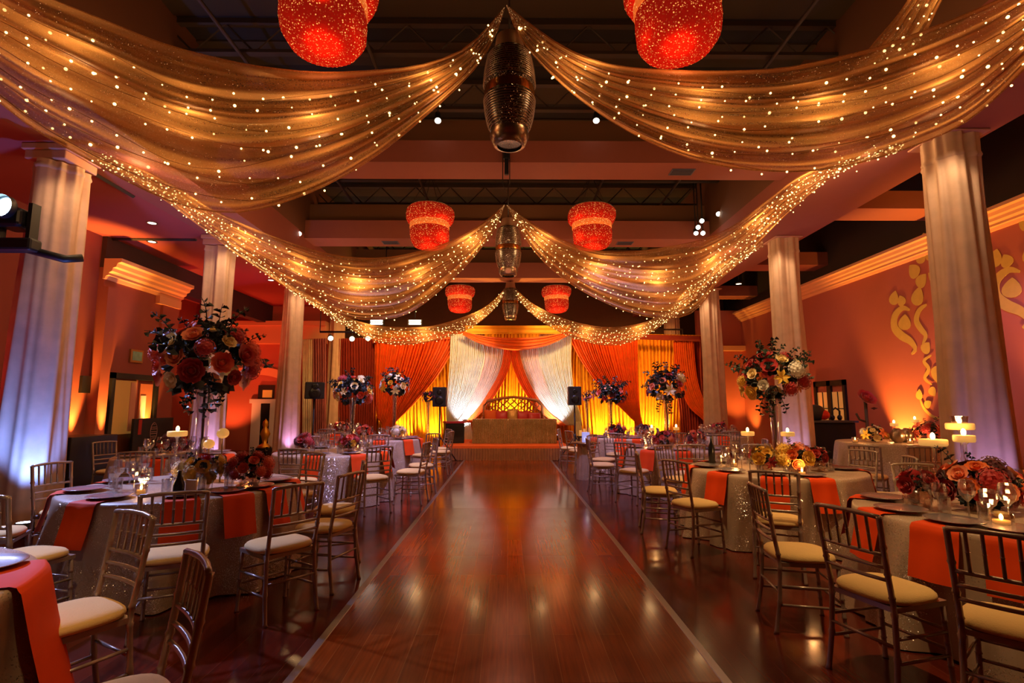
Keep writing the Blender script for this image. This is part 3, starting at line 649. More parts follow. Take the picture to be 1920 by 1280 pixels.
# ------------------------------------------------------------------ stage
st = empty('stage_platform', (-.08, 14.5, 0), 0, 'low stage platform with orange carpet top and bronze pleated skirt', 'stage')
bevel(MB().box(-1.75, 1.75, 0, 3.4, .3, .40).build('deck', M['carpet'], st, smooth=False), .01)
MB().grid(lambda u, v: (lerp(-1.74, 1.74, u), .0 - .03 + .03 * sin(u * 2 * pi * 48 + 2 * sin(11 * u)) - .02 * (1 - v), lerp(0.01, .33, v)), 560, 4).build('pleated_skirt', M['skirt'], st)
MB().box(-1.7, 1.7, .04, 3.35, 0, .3).build('riser', M['black'], st, smooth=False)
tb = empty('head_table', (.2, 15.3, .4), 0, 'long head table on stage under gold sequin cloth', 'table')
MB().box(-1.22, 1.22, 0, .75, .66, .70).build('tabletop', M['sequin_gold'], tb, smooth=False)
MB().grid(lambda u, v: (lerp(-1.23, 1.23, u), -.02 + .022 * sin(u * 2 * pi * 42 + 3 * sin(9 * u)) - .02 * (1 - v), lerp(.01, .7, v)), 440, 5).build('front_cloth', M['sequin_gold'], tb)
for s_ in (-1, 1): MB().grid(lambda u, v: (s_ * (1.225 + .012 * sin(u * 2 * pi * 16)), lerp(0, .75, u), lerp(.01, .7, v)), 120, 4).build('side_cloth', M['sequin_gold'], tb)
for x in (-1.1, 1.1):
    for yy in (.1, .65): MB().tube([(x, yy, 0), (x, yy, .66)], .02, 6).build('leg', M['steel_dark'], tb)
# sofa
so = empty('settee', (.18, 16.75, .4), 0, 'ornate bronze lattice back settee with red seat on stage', 'sofa')
wood_b = pm('carved_bronze', (190, 120, 66), .35, .6, bump=.4, bscale=30)
def bx(x): return .1 * (1 - (x / .95) ** 2)
mb = MB().tube([(-.95, .3, .35), (-.95, .3, 1.1), (-.85, .3, 1.24), (-.4, .3, 1.33), (0, .3, 1.37), (.4, .3, 1.33), (.85, .3, 1.24), (.95, .3, 1.1), (.95, .3, .35)], .05, 8); mb.tube([(-.95, .3, .72), (.95, .3, .72)], .035, 6); mb.build('back_frame', wood_b, so)
mb = MB()
for i in range(-4, 9):
    for d in (1, -1):
        pts = []
        for q in range(13):
            t = q / 12; x = -1.0 + i * .24 + (t * .62 if d > 0 else (1 - t) * .62) + .012 * sin(8 * pi * t); z = .74 + t * .56
            if abs(x) < .92 and z < 1.24 + bx(x): pts.append((x, .3, z))
        if len(pts) > 2: mb.tube(pts, .02, 5)
mb.build('lattice', wood_b, so)
bevel(MB().box(-.95, .95, -.35, .3, .28, .56).build('seat', pm('red_velvet', (150, 16, 14), .6, sheen=.5), so, smooth=False), .04, 3)
for x in (-.98, .98): MB().tube([(x, -.34, 0), (x, -.34, .62), (x, -.2, .7), (x, .3, .72)], .04, 8).build('arm', wood_b, so)
for x in (-.9, .9): MB().tube([(x, .3, 0), (x, .3, .4)], .035, 6).build('leg', wood_b, so)
def pillow(name, loc, w_, h_, d_, mat, label, rz=0, rx=0):
    mb = MB().grid(lambda u, v: (w_ / 2 * (2 * u - 1) * (1 - .06 * sin(pi * v)), d_ * (sin(pi * u) * sin(pi * v)) ** .45 * .5, h_ / 2 * (2 * v - 1) * (1 - .06 * sin(pi * u))), 14, 14)
    mb.grid(lambda u, v: (w_ / 2 * (1 - 2 * u) * (1 - .06 * sin(pi * v)), -d_ * (sin(pi * u) * sin(pi * v)) ** .45 * .5, h_ / 2 * (2 * v - 1) * (1 - .06 * sin(pi * u))), 14, 14)
    o = mb.build(name, mat, None, loc); o.rotation_euler = (rx, 0, rz); tag(o, label, 'cushion', 'cushions on the stage settee'); return o
RV = pm('red_satin_cushion', (186, 20, 14), .45, sheen=.4); OV = pm('orange_ruffle', (224, 92, 20), .7, bump=.6, bscale=60); GV = pm('gold_brocade', (190, 140, 70), .35, .5, bump=.5, bscale=50)
pillow('cushion', (-.55, 16.6, 1.16), .4, .4, .16, OV, 'orange ruffled cushion at the left end of the settee', .2, -.15)
pillow('cushion', (-.2, 16.66, 1.15), .44, .38, .16, RV, 'red satin cushion left of the gold one', -.1, -.2)
pillow('cushion', (.15, 16.5, 1.18), .34, .44, .14, GV, 'gold brocade cushion at the middle of the settee', 0, -.15)
pillow('cushion', (.5, 16.66, 1.15), .48, .38, .16, RV, 'red satin cushion right of the gold one', .1, -.2)
pillow('cushion', (.86, 16.6, 1.12), .42, .32, .16, RV, 'red satin bolster at the right end of the settee', .3, -.3)
# speakers
def speaker(p, zt, w_, h_, label, pole=True, rz=0):
    o = empty('loudspeaker', (p.x, p.y, p.z - h_ / 2), rz, label, 'speaker')
    bevel(MB().box(-w_ / 2, w_ / 2, -.16, .16, 0, h_).build('cabinet', M['black'], o, smooth=False), .02)
    for zz, rr in ((h_ * .32, w_ * .3), (h_ * .74, w_ * .17)):
        q = MB().lathe([(.0001, .01), (rr * .4, .0), (rr, .02), (rr * 1.06, .0)], 22).build('driver', M['black_gloss'], o, (0, -.165, zz)); q.rotation_euler = (radians(90), 0, 0)
    MB().box(-.02, .02, -.168, -.16, h_ * .5, h_ * .54).build('badge', M['chrome'], o, smooth=False)
def stand(x, y, zt, label):
    o = empty('speaker_stand', (x, y, 0), 0, label, 'speaker stand')
    MB().tube([(0, 0, .25), (0, 0, zt)], .02, 8).build('pole', M['black'], o); MB().tube([(0, 0, .6), (0, 0, .75)], .035, 8).build('collar', M['black'], o)
    for k in range(3):
        t = k * 2.09 + .5; MB().tube([(0, 0, .7), (.5 * cos(t), .5 * sin(t), .02)], .014, 6).build('leg', M['black'], o)
for px, py, Y, w_, h_, lb in ((590, 732, 12.0, .42, .38, 'black loudspeaker on a stand beside the third left column'), (825, 744, 14.0, .36, .52, 'black loudspeaker on a stand at the left of the stage'), (1077, 742, 14.0, .34, .5, 'black loudspeaker on a stand at the right of the stage')):
    p = at(px, py, Y); speaker(p, 0, w_, h_, lb, rz=(.4 if px < 600 else 0)); stand(p.x, p.y, p.z - h_ / 2, 'black tripod stand under the ' + lb[6:45].replace(' on a stand', ''))
p = at(851, 806, 15.6)
o = empty('stage_monitor', (p.x, p.y, .4), .3, 'black equipment case with glossy front at the left of the stage deck', 'equipment case')
bevel(MB().box(-.28, .28, -.2, .25, 0, .58).build('case', M['black'], o, smooth=False), .02); MB().box(-.22, .22, -.21, -.2, .2, .5).build('glossy_panel', M['black_gloss'], o, smooth=False)
MB().box(-.29, .29, -.22, .26, .58, .63).build('top_cover', pm('magenta_cover', (170, 40, 70), .6), o, smooth=False)
p = at(1098, 812, 15.6)
o = empty('candle_bench', (p.x, p.y, .0), 0, 'small low bench with glowing pillar candles right of the stage', 'bench')
MB().box(-.25, .25, -.15, .15, .55, .6).build('top', M['steel'], o, smooth=False)
for x in (-.2, .2): MB().box(x - .02, x + .02, -.12, .12, 0, .55).build('leg', M['steel'], o, smooth=False)
for k, x in enumerate((-.15, -.03, .1)):
    c = empty('pillar_candle', (p.x + x, p.y, .6), 0, 'yellow glowing pillar candle on the small bench, %s' % ('left', 'middle', 'right')[k], 'candle', 'pillar candles on the bench')
    MB().lathe([(.0001, 0), (.045, 0), (.045, .17 + .04 * k), (.0001, .17 + .04 * k)], 14).build('wax', M['wax'], c)

# ------------------------------------------------------------------ things along the left wall
X0 = LX - .12
def wallbox(name, X, a, b, mat, th=.03, parent=None, base=None):
    """flat box on the side wall X between two picture corners"""
    p = atx(*a, X); q = atx(*b, X); y0, y1 = sorted((p.y, q.y)); z0, z1 = sorted((p.z, q.z)); s = -1 if X > 0 else 1
    x0, x1 = sorted((X, X + s * th)); B = base or Vector((0, 0, 0))
    return MB().box(x0 - B.x, x1 - B.x, y0 - B.y, y1 - B.y, z0 - B.z, z1 - B.z).build(name, mat, parent, smooth=False)
# black double door block in the left wall
yA = atx(196, 800, LX).y; yB = atx(286, 800, LX).y
d = empty('door_1', (LX, yA, 0), 0); d['kind'] = 'structure'
B = Vector((LX, yA, 0)); W_ = yB - yA; Hd = 2.18
MB().box(.0, .07, 0, W_, Hd - .12, Hd).build('door_frame', M['black'], d, smooth=False)
MB().box(.0, .07, 0, .1, 0, Hd).build('door_frame', M['black'], d, smooth=False); MB().box(.0, .07, W_ - .1, W_, 0, Hd).build('door_frame', M['black'], d, smooth=False)
MB().box(0, .02, .1, W_ * .55, .9, Hd - .15).build('door_glass', pm('amber_lit_glass', (190, 120, 40), .3, emis=(1, .5, .1), es=.10), d, smooth=False)
MB().box(.02, .03, W_ * .42, W_ * .54, .95, Hd - .18).build('glass_reflection', pm('reflection_tint', (214, 150, 130), .4), d, smooth=False)  # pale box painted as a reflection on the door glass
MB().box(0, .05, W_ * .55, W_ * .93, 0, 1.12).build('door_leaf', pm('black_navy_door', (20, 22, 30), .4), d, smooth=False)
MB().box(0, .03, W_ * .62, W_ * .9, 1.12, Hd - .2).build('door_glass', pm('rosy_glass', (200, 120, 90), .3), d, smooth=False)
MB().box(.03, .035, W_ * .64, W_ * .76, 1.16, 1.72).build('poster', pm('white_paper', (226, 214, 220), .6), d, smooth=False)
MB().box(0, .05, .1, W_ * .5, 0, .9).build('door_leaf', pm('brown_door', (96, 50, 20), .5), d, smooth=False)
# black notice board leaning by the door, with white oval badge made of lines
e = empty('standing_sign', (LX + .25, yA + W_ * .55, 0), 0, 'tall black standing board with a pale oval emblem beside the wall door', 'sign')
bevel(MB().box(-.03, .03, -.35, .95, 0, 1.22).build('board', M['black'], e, smooth=False), .01)
wl = pm('pale_print', (190, 150, 150), .5)
mb = MB()
c0 = (.034, .28, .92); pts = [(c0[0], c0[1] + .11 * cos(t) * (1 if sin(t) < .9 else .9), c0[2] + .2 * sin(t)) for t in [2 * pi * i / 26 for i in range(27)]]
mb.tube(pts, .006, 4)
for z, hw in ((.16, .03), (.1, .075), (.06, .09), (.0, .085), (-.04, .09), (-.1, .07), (-.14, .05)): mb.box(.031, .038, c0[1] - hw, c0[1] + hw, c0[2] + z - .006, c0[2] + z + .006)
mb.build('emblem', wl, e)
MB().box(.031, .037, -.22, -.12, .88, 1.2).build('red_tag', pm('red_tag', (186, 40, 20), .5), e, smooth=False)
MB().box(.031, .037, .35, .75, .42, .435).build('white_line', wl, e, smooth=False)
# niche box, thermostat/poster, sign above door
o = wallbox('wall_niche_box', LX - .12, (150, 704), (172, 737), M['black'], .06); tag(o, 'small black wall box by the first left column', 'wall box')
B = Vector((0, 0, 0)); q = empty('framed_picture', atx(254, 668, LX), 0, 'small framed teal picture on the red wall above the black door', 'picture'); B = q.location
wallbox('frame', LX, (243, 654), (264, 681), pm('brass_frame', (170, 120, 60), .4, .5), .04, q, B); wallbox('print', LX, (246, 658), (262, 677), pm('teal_print', (110, 150, 146), .5, vary=.4, vscale=9), .045, q, B)
# black cabinets / subwoofers on the floor by left wall
for (a, b, X, dep, lb) in (((132, 835), (188, 960), -6.9, .5, 'low black cabinet behind the first left column'), ):
    p = atx(*a, X); y0 = p.y
    o = tag(bevel(MB().box(-.3, .3, -.6, .35, 0, 1.02).build('equipment_cabinet', M['black'], None, (X, 8.6, 0), smooth=False), .015), lb, 'cabinet')
# things far left behind: doorway, painting, console
q = empty('doorway_set', at(495, 790, 17.85), 0, 'white framed doorway with black opening on the rear left wall', 'doorway')
def bwall(name, a, b, Y, mat, th, parent): 
    p, r = at(*a, Y), at(*b, Y); L = parent.location if parent else Vector((0, 0, 0)); x0, x1 = sorted((p.x, r.x)); z0, z1 = sorted((p.z, r.z)); return MB().box(x0 - L.x, x1 - L.x, Y - th - L.y, Y - L.y, z0 - L.z, z1 - L.z).build(name, mat, parent, smooth=False)
wt = pm('white_trim', (230, 220, 230), .5)
bwall('frame', (470, 748), (520, 756), 17.88, wt, .08, q); bwall('frame', (474, 756), (484, 870), 17.88, wt, .06, q); bwall('frame', (508, 756), (516, 870), 17.88, wt, .06, q)
bwall('opening', (484, 756), (508, 870), 17.88, M['black'], .03, q)
q2 = empty('framed_poster', at(500, 735, 17.85), 0, 'dark framed poster with a golden print on the rear left wall', 'poster')
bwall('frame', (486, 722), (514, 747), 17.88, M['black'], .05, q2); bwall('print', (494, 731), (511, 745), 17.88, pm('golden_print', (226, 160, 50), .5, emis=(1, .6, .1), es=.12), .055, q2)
q3 = empty('display_case', at(497, 812, 16.5), 0, 'golden lit display stand before the rear left doorway', 'display')
mb = MB()
mb.lathe([(.0001, -.45), (.2, -.44), (.16, -.38), (.06, -.3), (.09, -.15), (.14, -.02), (.1, .1), (.05, .18), (.08, .26), (.07, .36), (.02, .42), (.0001, .46)], 14, rf=lambda t, z: 1 + .15 * sin(5 * t + 9 * z))
mb.build('golden_sculpture', pm('gold_leaf', (240, 180, 60), .35, .6), q3)
MB().box(-.2, .2, -.15, .15, -1.0 + .05 - .0, -.45).build('pedestal', M['black'], q3, smooth=False)
q4 = empty('wall_mirror', at(416, 770, 17.85), 0, 'dark framed panel on the rear left wall, left of the doorway', 'picture')
bwall('frame', (405, 752), (424, 787), 17.88, M['black'], .05, q4); bwall('panel', (409, 756), (415, 783), 17.88, pm('brown_panel', (140, 80, 40), .5), .055, q4)
# arch
ac = at(478, 690, 17.8)
struct(MB().grid(lambda u, v: (ac.x + (1.25 + .28 * v) * cos(pi * u), 17.8 - .0, 1.5 + .5 + (.55 + .28 * v) * sin(pi * u)), 24, 2).build('trim_10', M['cornice']))

# ------------------------------------------------------------------ right side: french doors, dj booth, damask light pattern
yA = atx(1533, 780, RX).y; yB = atx(1592, 780, RX).y; y0, y1 = sorted((yA, yB)); Wd = y1 - y0
d = empty('door_2', (RX, y0, 0)); d['kind'] = 'structure'
Hd = 2.15
MB().box(-.06, 0, 0, Wd, Hd - .14, Hd).build('door_frame', M['black'], d, smooth=False)
for a, b in ((0, .1), (Wd / 2 - .08, Wd / 2 + .08), (Wd - .1, Wd)): MB().box(-.06, 0, a, b, 0, Hd).build('door_frame', M['black'], d, smooth=False)
wm = pm('amber_lit_pane', (226, 150, 60), .3, emis=(1, .5, .12), es=.22)
for a, b in ((.1, Wd / 2 - .08), (Wd / 2 + .08, Wd - .1)):
    q = MB().box(-.02, -.005, a, b, 0, Hd - .3).build('door_glass', wm, d, smooth=False)
    mb = MB().box(-.035, -.02, (a + b) / 2 - .012, (a + b) / 2 + .012, 0, Hd - .3)
    for z in (.5, 1.0, 1.42): mb.box(-.035, -.02, a, b, z - .012, z + .012)
    mb.build('muntins', M['black'], d, smooth=False)
p = at(1546, 840, 11.3)
o = empty('dj_booth', (p.x, p.y, 0), 0, 'tall black booth draped in black cloth before the french doors', 'booth')
bevel(MB().box(-.52, .52, -.3, .3, 0, 1.14).build('front_box', pm('black_cloth', (14, 14, 26), .8), o, smooth=False), .02)
MB().box(-.56, .56, -.34, .34, 1.14, 1.18).build('top', pm('grey_blue_top', (60, 70, 90), .4), o, smooth=False)
o = empty('equipment_bag', (p.x - .15, p.y, 1.18), 0, 'dark grey domed bag with a red light painted as a ball on the black booth', 'bag')
MB().ico((0, 0, .16), .2, 3, .9).build('bag_body', pm('grey_bag', (44, 46, 54), .6), o); MB().ico((.12, -.1, .12), .12, 2, .9).build('red_light_ball', pm('red_light_colour', (226, 50, 20), .5), o)  # the red ball's colour stands in for a small red light
o = empty('headphones', (p.x + .3, p.y, 1.18), 0, 'black headphones and mixer on the right end of the black booth', 'headphones')
MB().tube([(-.08, 0, .05), (-.09, 0, .2), (0, 0, .27), (.09, 0, .2), (.08, 0, .05)], .018, 6).build('band', M['black'], o); 
for s_ in (-1, 1): MB().ico((s_ * .08, 0, .06), .05, 2, 1.2).build('ear_cup', M['black'], o)
# projected gobo light on the right wall, laid on as flat golden shapes
GOBO = pm('gobo_light_colour', (214, 176, 84), 0.6, vary=.15)
DX = [0]
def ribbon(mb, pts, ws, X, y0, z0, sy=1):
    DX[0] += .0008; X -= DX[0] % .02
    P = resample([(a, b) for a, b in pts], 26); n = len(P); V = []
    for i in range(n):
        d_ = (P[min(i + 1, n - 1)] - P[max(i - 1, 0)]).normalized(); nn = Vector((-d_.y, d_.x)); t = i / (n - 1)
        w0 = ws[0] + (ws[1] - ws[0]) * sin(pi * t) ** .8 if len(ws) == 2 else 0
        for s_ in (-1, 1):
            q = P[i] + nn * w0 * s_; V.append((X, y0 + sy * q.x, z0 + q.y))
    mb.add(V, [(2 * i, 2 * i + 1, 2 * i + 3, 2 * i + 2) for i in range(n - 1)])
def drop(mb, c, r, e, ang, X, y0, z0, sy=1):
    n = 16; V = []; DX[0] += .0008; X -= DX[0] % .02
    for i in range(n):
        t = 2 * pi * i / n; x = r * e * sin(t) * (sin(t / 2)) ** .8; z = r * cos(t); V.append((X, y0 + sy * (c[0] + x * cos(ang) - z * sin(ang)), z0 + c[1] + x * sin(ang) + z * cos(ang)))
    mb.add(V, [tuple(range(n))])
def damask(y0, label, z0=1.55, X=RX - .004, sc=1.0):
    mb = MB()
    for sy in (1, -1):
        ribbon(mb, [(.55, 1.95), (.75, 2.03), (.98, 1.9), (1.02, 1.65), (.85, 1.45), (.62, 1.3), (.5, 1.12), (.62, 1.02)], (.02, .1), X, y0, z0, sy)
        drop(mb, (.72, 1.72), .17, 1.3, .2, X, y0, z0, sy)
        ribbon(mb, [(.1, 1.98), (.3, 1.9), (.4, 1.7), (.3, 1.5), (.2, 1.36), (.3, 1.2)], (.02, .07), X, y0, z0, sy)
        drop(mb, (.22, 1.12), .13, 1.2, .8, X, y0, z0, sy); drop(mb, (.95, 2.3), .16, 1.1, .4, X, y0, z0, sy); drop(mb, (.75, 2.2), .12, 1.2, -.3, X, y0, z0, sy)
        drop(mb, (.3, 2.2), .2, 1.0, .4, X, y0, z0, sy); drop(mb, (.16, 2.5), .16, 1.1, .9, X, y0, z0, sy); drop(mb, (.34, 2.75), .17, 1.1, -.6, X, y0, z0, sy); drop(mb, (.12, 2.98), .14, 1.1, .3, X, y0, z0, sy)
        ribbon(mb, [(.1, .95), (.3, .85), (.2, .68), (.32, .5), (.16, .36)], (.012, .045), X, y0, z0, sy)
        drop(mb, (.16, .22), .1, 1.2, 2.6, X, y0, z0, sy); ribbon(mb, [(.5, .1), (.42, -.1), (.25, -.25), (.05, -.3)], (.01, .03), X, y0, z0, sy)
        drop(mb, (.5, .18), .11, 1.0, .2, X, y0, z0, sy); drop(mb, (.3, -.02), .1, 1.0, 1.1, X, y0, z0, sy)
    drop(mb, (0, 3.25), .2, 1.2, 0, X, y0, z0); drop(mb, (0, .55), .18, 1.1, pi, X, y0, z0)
    o = mb.build('gobo_pattern', GOBO, None, smooth=False); tag(o, label, 'wall ornament', 'golden projected-light shapes on the right wall'); solid(o, .003); return o  # the ornament is projected light laid on as flat shapes
damask(10.15, 'golden projected-light damask scroll painted on the wall left of the first right column')
damask(7.75, 'golden projected-light damask scroll painted on the wall right of the first right column', z0=1.75)
damask(5.3, 'golden projected-light damask scroll painted on the wall at the right edge of the photo', z0=1.75)
# sconce-like things: tall plant stem with red flower beside the booth are made with the flowers

# ------------------------------------------------------------------ uplights
def uplight(x, y, tgt, power, col, label, spot=70, lens='lamp_amber', size=.05, z=.0, h=.0):
    o = empty('uplight', (x, y, z), 0, label, 'uplight', 'floor uplights')
    MB().lathe([(.0001, 0), (.09, 0), (.09, .16 + h), (.075, .17 + h)], 18).build('housing', M['black'], o)
    MB().lathe([(.0001, .165 + h), (.075, .168 + h)], 18).build('lens', M[lens], o)
    z += h
    lamp('SPOT', 'uplight_beam', (x, y, z + .2), power, col, tgt, size, spot, .7)
    return o
M['lamp_cool'] = emit('cool_lens', (.6, .7, 1), 10)
uplight(-8.2, 10.05, (-8.34, 10.05, 2.6), 1300, AMB, 'black floor uplight by the left wall near the first column', 36, h=.6)
uplight(-7.98, 10.5, (-8.12, 10.5, 2.6), 1100, AMB, 'black floor uplight at the near corner of the left wall block', 34, h=.6)
uplight(-8.02, 11.85, (-8.15, 11.95, 3.4), 420, AMB, 'black floor uplight at the far corner of the left wall block', 50, h=.6)
uplight(-9.4, 16.9, (-9.4, 18, 3.6), 260, (1, .2, .05), 'black floor uplight under the rear left wall', 95)
uplight(8.2, 11.1, (8.5, 11.0, 3.0), 1300, AMB, 'black floor uplight on the right wall by the projected-light damask scroll', 64)
uplight(8.15, 7.2, (8.5, 7.3, 3.0), 1300, AMB, 'black floor uplight on the right wall behind the first right column', 72)
uplight(8.05, 4.2, (8.6, 4.3, 3.0), 500, AMB, 'black floor uplight on the right wall nearest the camera', 72)
uplight(8.0, 17.6, (8.4, 18.4, 3.0), 320, AMB, 'black floor uplight in the rear right corner', 70)
uplight(8.1, 14.6, (8.6, 14.6, 3.0), 200, (1, .3, .08), 'black floor uplight on the right wall beyond the french doors', 80)
uplight(-5.55, 6.2, (-5.95, 6.75, 2.6), 420, (.12, .26, 1), 'blue floor uplight at the foot of the first left column', 80, 'lamp_cool')
uplight(-5.6, 9.9, (-5.95, 10.4, 2.0), 160, (.45, .35, 1), 'violet floor uplight at the foot of the second left column', 75, 'lamp_cool')
uplight(-5.6, 13.7, (-5.95, 14.1, 2.0), 70, (.6, .35, 1), 'violet floor uplight at the foot of the third left column', 75, 'lamp_cool')
uplight(5.3, 5.75, (5.75, 6.3, 2.4), 60, (.5, .35, 1), 'violet floor uplight at the foot of the first right column', 70, 'lamp_cool')
uplight(5.35, 9.9, (5.75, 10.4, 2.0), 60, (.5, .4, 1), 'violet floor uplight at the foot of the second right column', 70, 'lamp_cool')
# stage uplights (white beams on the tied curtains, amber behind)
uplight(-1.5, 16.75, (-1.35, 17.45, 1.9), 650, COOL, 'white stage uplight under the left tied curtain', 70, 'lamp_cool', z=.4)
uplight(1.55, 16.75, (1.6, 17.45, 1.9), 650, COOL, 'white stage uplight under the right tied curtain', 70, 'lamp_cool', z=.4)
for k, x in enumerate((-3.6, -2.5, .15, 3.2, 4.2, 5.0)):
    uplight(x, 17.62 if abs(x) > 1 else 17.75, (x, 18.1, 2.2), 1300 if x == .15 else 480, (1, .64, .11), 'amber uplight behind the curtains, %s' % ('under the left orange curtain', 'left of the stage', 'behind the settee', 'under the right orange curtain', 'at the right yellow drape', 'before the far right column')[k], 100, z=.4 if abs(x) < 1 else 0)
for x in (-4.2, 4.2): lamp('SPOT', 'unseen_backdrop_wash', (x * .8, 14.5, 5.6), 900, (1, .5, .14), (x, 17.6, 2.6), .2, 80, .9)  # unseen wash lamps added before the backdrop, no fixtures
lamp('SPOT', 'unseen_backdrop_wash', (-1.2, 15.2, 5.0), 420, (1, .75, .4), (-1.4, 17.4, 3.4), .15, 55, .9)
lamp('SPOT', 'unseen_backdrop_wash', (1.2, 15.2, 5.0), 420, (1, .75, .4), (1.4, 17.4, 3.4), .15, 55, .9)
# column top washes
for x, y, s_ in ((-5.95, 6.8, -1), (-5.95, 10.45, -1), (-5.95, 14.2, -1), (5.75, 6.35, 1), (5.75, 10.45, 1), (6.05, 15.2, 1)):
    lamp('SPOT', 'column_wash', (x - s_ * .6, y - .6, 4.9), 60, (1, .66, .36), (x, y, 3.2), .06, 75, .8)
# general fill from unseen lamps: red wash on low left ceiling, soft hall light
lamp('SPOT', 'unseen_red_wash', (-7.4, 6.0, .8), 70, (1, .04, .05), (-7.4, 7.5, 4.9), .3, 120, .9)
lamp('SPOT', 'unseen_red_wash', (-7.6, 13.5, 1.6), 230, (1, .04, .02), (-7.6, 14.5, 4.9), .3, 120, .9)
lamp('SPOT', 'unseen_red_wash', (-8.6, 16.0, 1.6), 150, (1, .08, .03), (-8.4, 17.6, 4), .3, 110, .9)
lamp('POINT', 'unseen_beam_fill', (0, 6.2, 3.9), 14, (1, .45, .25), size=.5)
lamp('POINT', 'unseen_beam_fill', (0, 10.0, 3.9), 14, (1, .35, .2), size=.5)
lamp('POINT', 'unseen_beam_fill', (0, 14.2, 4.2), 10, (1, .3, .15), size=.5)
lamp('SPOT', 'violet_wash', (6.9, 6.0, 4.4), 260, (.45, .3, 1), (8.5, 9.6, 1.9), .1, 45, .8)
for x in (-.9, 1.05): lamp('SPOT', 'unseen_lavender_wash', (x * .6, 16.0, 4.6), 130, (.55, .45, 1), (x, 17.4, 2.2), .1, 34, .8)
lamp('SPOT', 'unseen_stage_fill', (0, 11.0, 6.2), 900, (1, .6, .3), (0, 15.0, .6), .15, 36, .8)  # unseen lamp added to brighten the stage front
for x, y in ((-2.8, 9.0), (2.9, 9.5), (-2.8, 12.6), (2.9, 12.8)): lamp('SPOT', 'unseen_lavender_wash', (x * .3, y - 1.2, 5.1), 720, (.5, .42, 1), (x, y, .7), .15, 60, .8)  # unseen lavender lamps added to light the far tables
lamp('POINT', 'unseen_side_fill', (6.8, 8.0, 3.4), 12, (1, .38, .25), size=.5)  # unseen fill lamp along the right side, no fixture
lamp('POINT', 'unseen_side_fill', (6.9, 13.0, 3.4), 14, (1, .38, .25), size=.5)
# unseen spots added over the tables, no fixtures built
for x, y, p_, c in ((-3.0, 5.0, 120, WARM), (-3.0, 2.0, 70, WARM), (3.35, 3.6, 100, WARM), (3.2, 6.2, 110, WARM), (-2.8, 8.6, 110, (.6, .6, 1)), (3.0, 9.3, 110, (.65, .6, 1)), (-2.8, 11.8, 110, (.55, .55, 1)), (2.9, 12.8, 110, (.6, .55, 1)), (6.4, 9.2, 60, WARM), (-5, 9.3, 60, (.6, .5, 1))):
    lamp('SPOT', 'unseen_pin_spot', (x * .55, y - .8, 5.6), p_ * 6, c, (x, y, .7), .06, 42, .7)
# ------------------------------------------------------------------ chiavari chair
def knob_r(n, r): return [r * (1.0 if i % 4 else 1.28) for i in range(n)]
def rod(mb, a, b, r, n=8, knobs=0):
    a, b = Vector(a), Vector(b)
    if not knobs: return mb.tube([a, b], r, n)
    pts = []; rs = []
    for i in range(knobs):
        t0 = (i) / knobs; t1 = (i + 1) / knobs
        for t, q in ((t0 + .02 / 1, 1.0), (t1 - .03, 1.0), (t1 - .012, 1.3), (t1 - .001, 1.0)):
            pts.append(a.lerp(b, min(1, t))); rs.append(r * q)
    return mb.tube(pts, rs, n)
cm = M['chair']
def chair_meshes():
    P = []
    def add(name, mb, m=cm, smooth=True): P.append((name, mb.mesh(name, m, smooth)))
    def cush(u, v):
        t = 2 * pi * v; a = max(.0001, u if u < .5 else (1 if u < 1 else 1)); 
        rr = [0.0001, .09, .155, .19, .203, .206, .2, .18, .0001]; zz = [.512, .511, .507, .498, .484, .47, .458, .452, .452]
        i = min(8, int(round(u * 8))); r = rr[i]; e = .8
        cx = cos(t); sy = sin(t); k = (abs(cx) ** 3.2 + abs(sy) ** 3.2) ** (-1 / 3.2)
        return (r * k * cx * 1.02, r * k * sy * 1.0 - .005, zz[i])
    add('seat_cushion', MB().grid(cush, 8, 40), M['cushion'])
    mb = MB().box(-.19, .19, -.19, .195, .425, .452); add('seat_frame', mb, smooth=False)
    for s_ in (-1, 1):
        add('leg', rod(MB(), (s_ * .175, .175, .45), (s_ * .185, .195, 0), .0135, 8, 4))
        mb = MB(); pts = [(s_ * .195, -.24, 0), (s_ * .188, -.205, .2), (s_ * .182, -.19, .42), (s_ * .18, -.195, .5), (s_ * .182, -.215, .62), (s_ * .186, -.235, .76), (s_ * .19, -.255, .92)]
        # smooth with knobs
        R = []; Q = []
        D = [Vector(p) for p in pts]
        for i in range(len(D) - 1):
            for t, q in ((0.0, 1.3), (.09, 1.0), (.91, 1.0)): Q.append(D[i].lerp(D[i + 1], t)); R.append(.0145 * q)
        Q.append(D[-1]); R.append(.016); mb.tube(Q, R, 8); add('leg', mb)
    def bow(z, y, h=.010, r=.012, d=.018):
        return [(x, y - d * (1 - (x / .19) ** 2), z + h * (1 - (x / .19) ** 2)) for x in (-.19, -.14, -.07, 0, .07, .14, .19)]
    add('crest_rail', MB().tube(bow(.915, -.252), [.014, .012, .014, .012, .014, .012, .014], 8))
    for z, y in ((.72, -.228), (.655, -.22), (.59, -.21)): add('back_rail', MB().tube(bow(z, y, .0), .0105, 8))
    for i in range(5):
        x = (-.12, -.06, 0, .06, .12)[i]; dd = -.018 * (1 - (x / .19) ** 2)
        mb = MB(); rod(mb, (x, -.228 + dd, .72), (x * 1.02, -.252 + dd, .915 + .01 * (1 - (x / .19) ** 2)), .0085, 6, 2); add('spindle', mb)
    for z in (.2, .3): add('front_stretcher', MB().tube([(-.182, .186, z), (.182, .186, z)], .009, 6))
    add('rear_stretcher', MB().tube([(-.188, -.205, .26), (.188, -.205, .26)], .009, 6))
    for s_ in (-1, 1):
        for z in (.17, .29): add('side_stretcher', MB().tube([(s_ * .184, .188, z), (s_ * .188, -.2, z + .01)], .009, 6))
    return P
CH = chair_meshes()
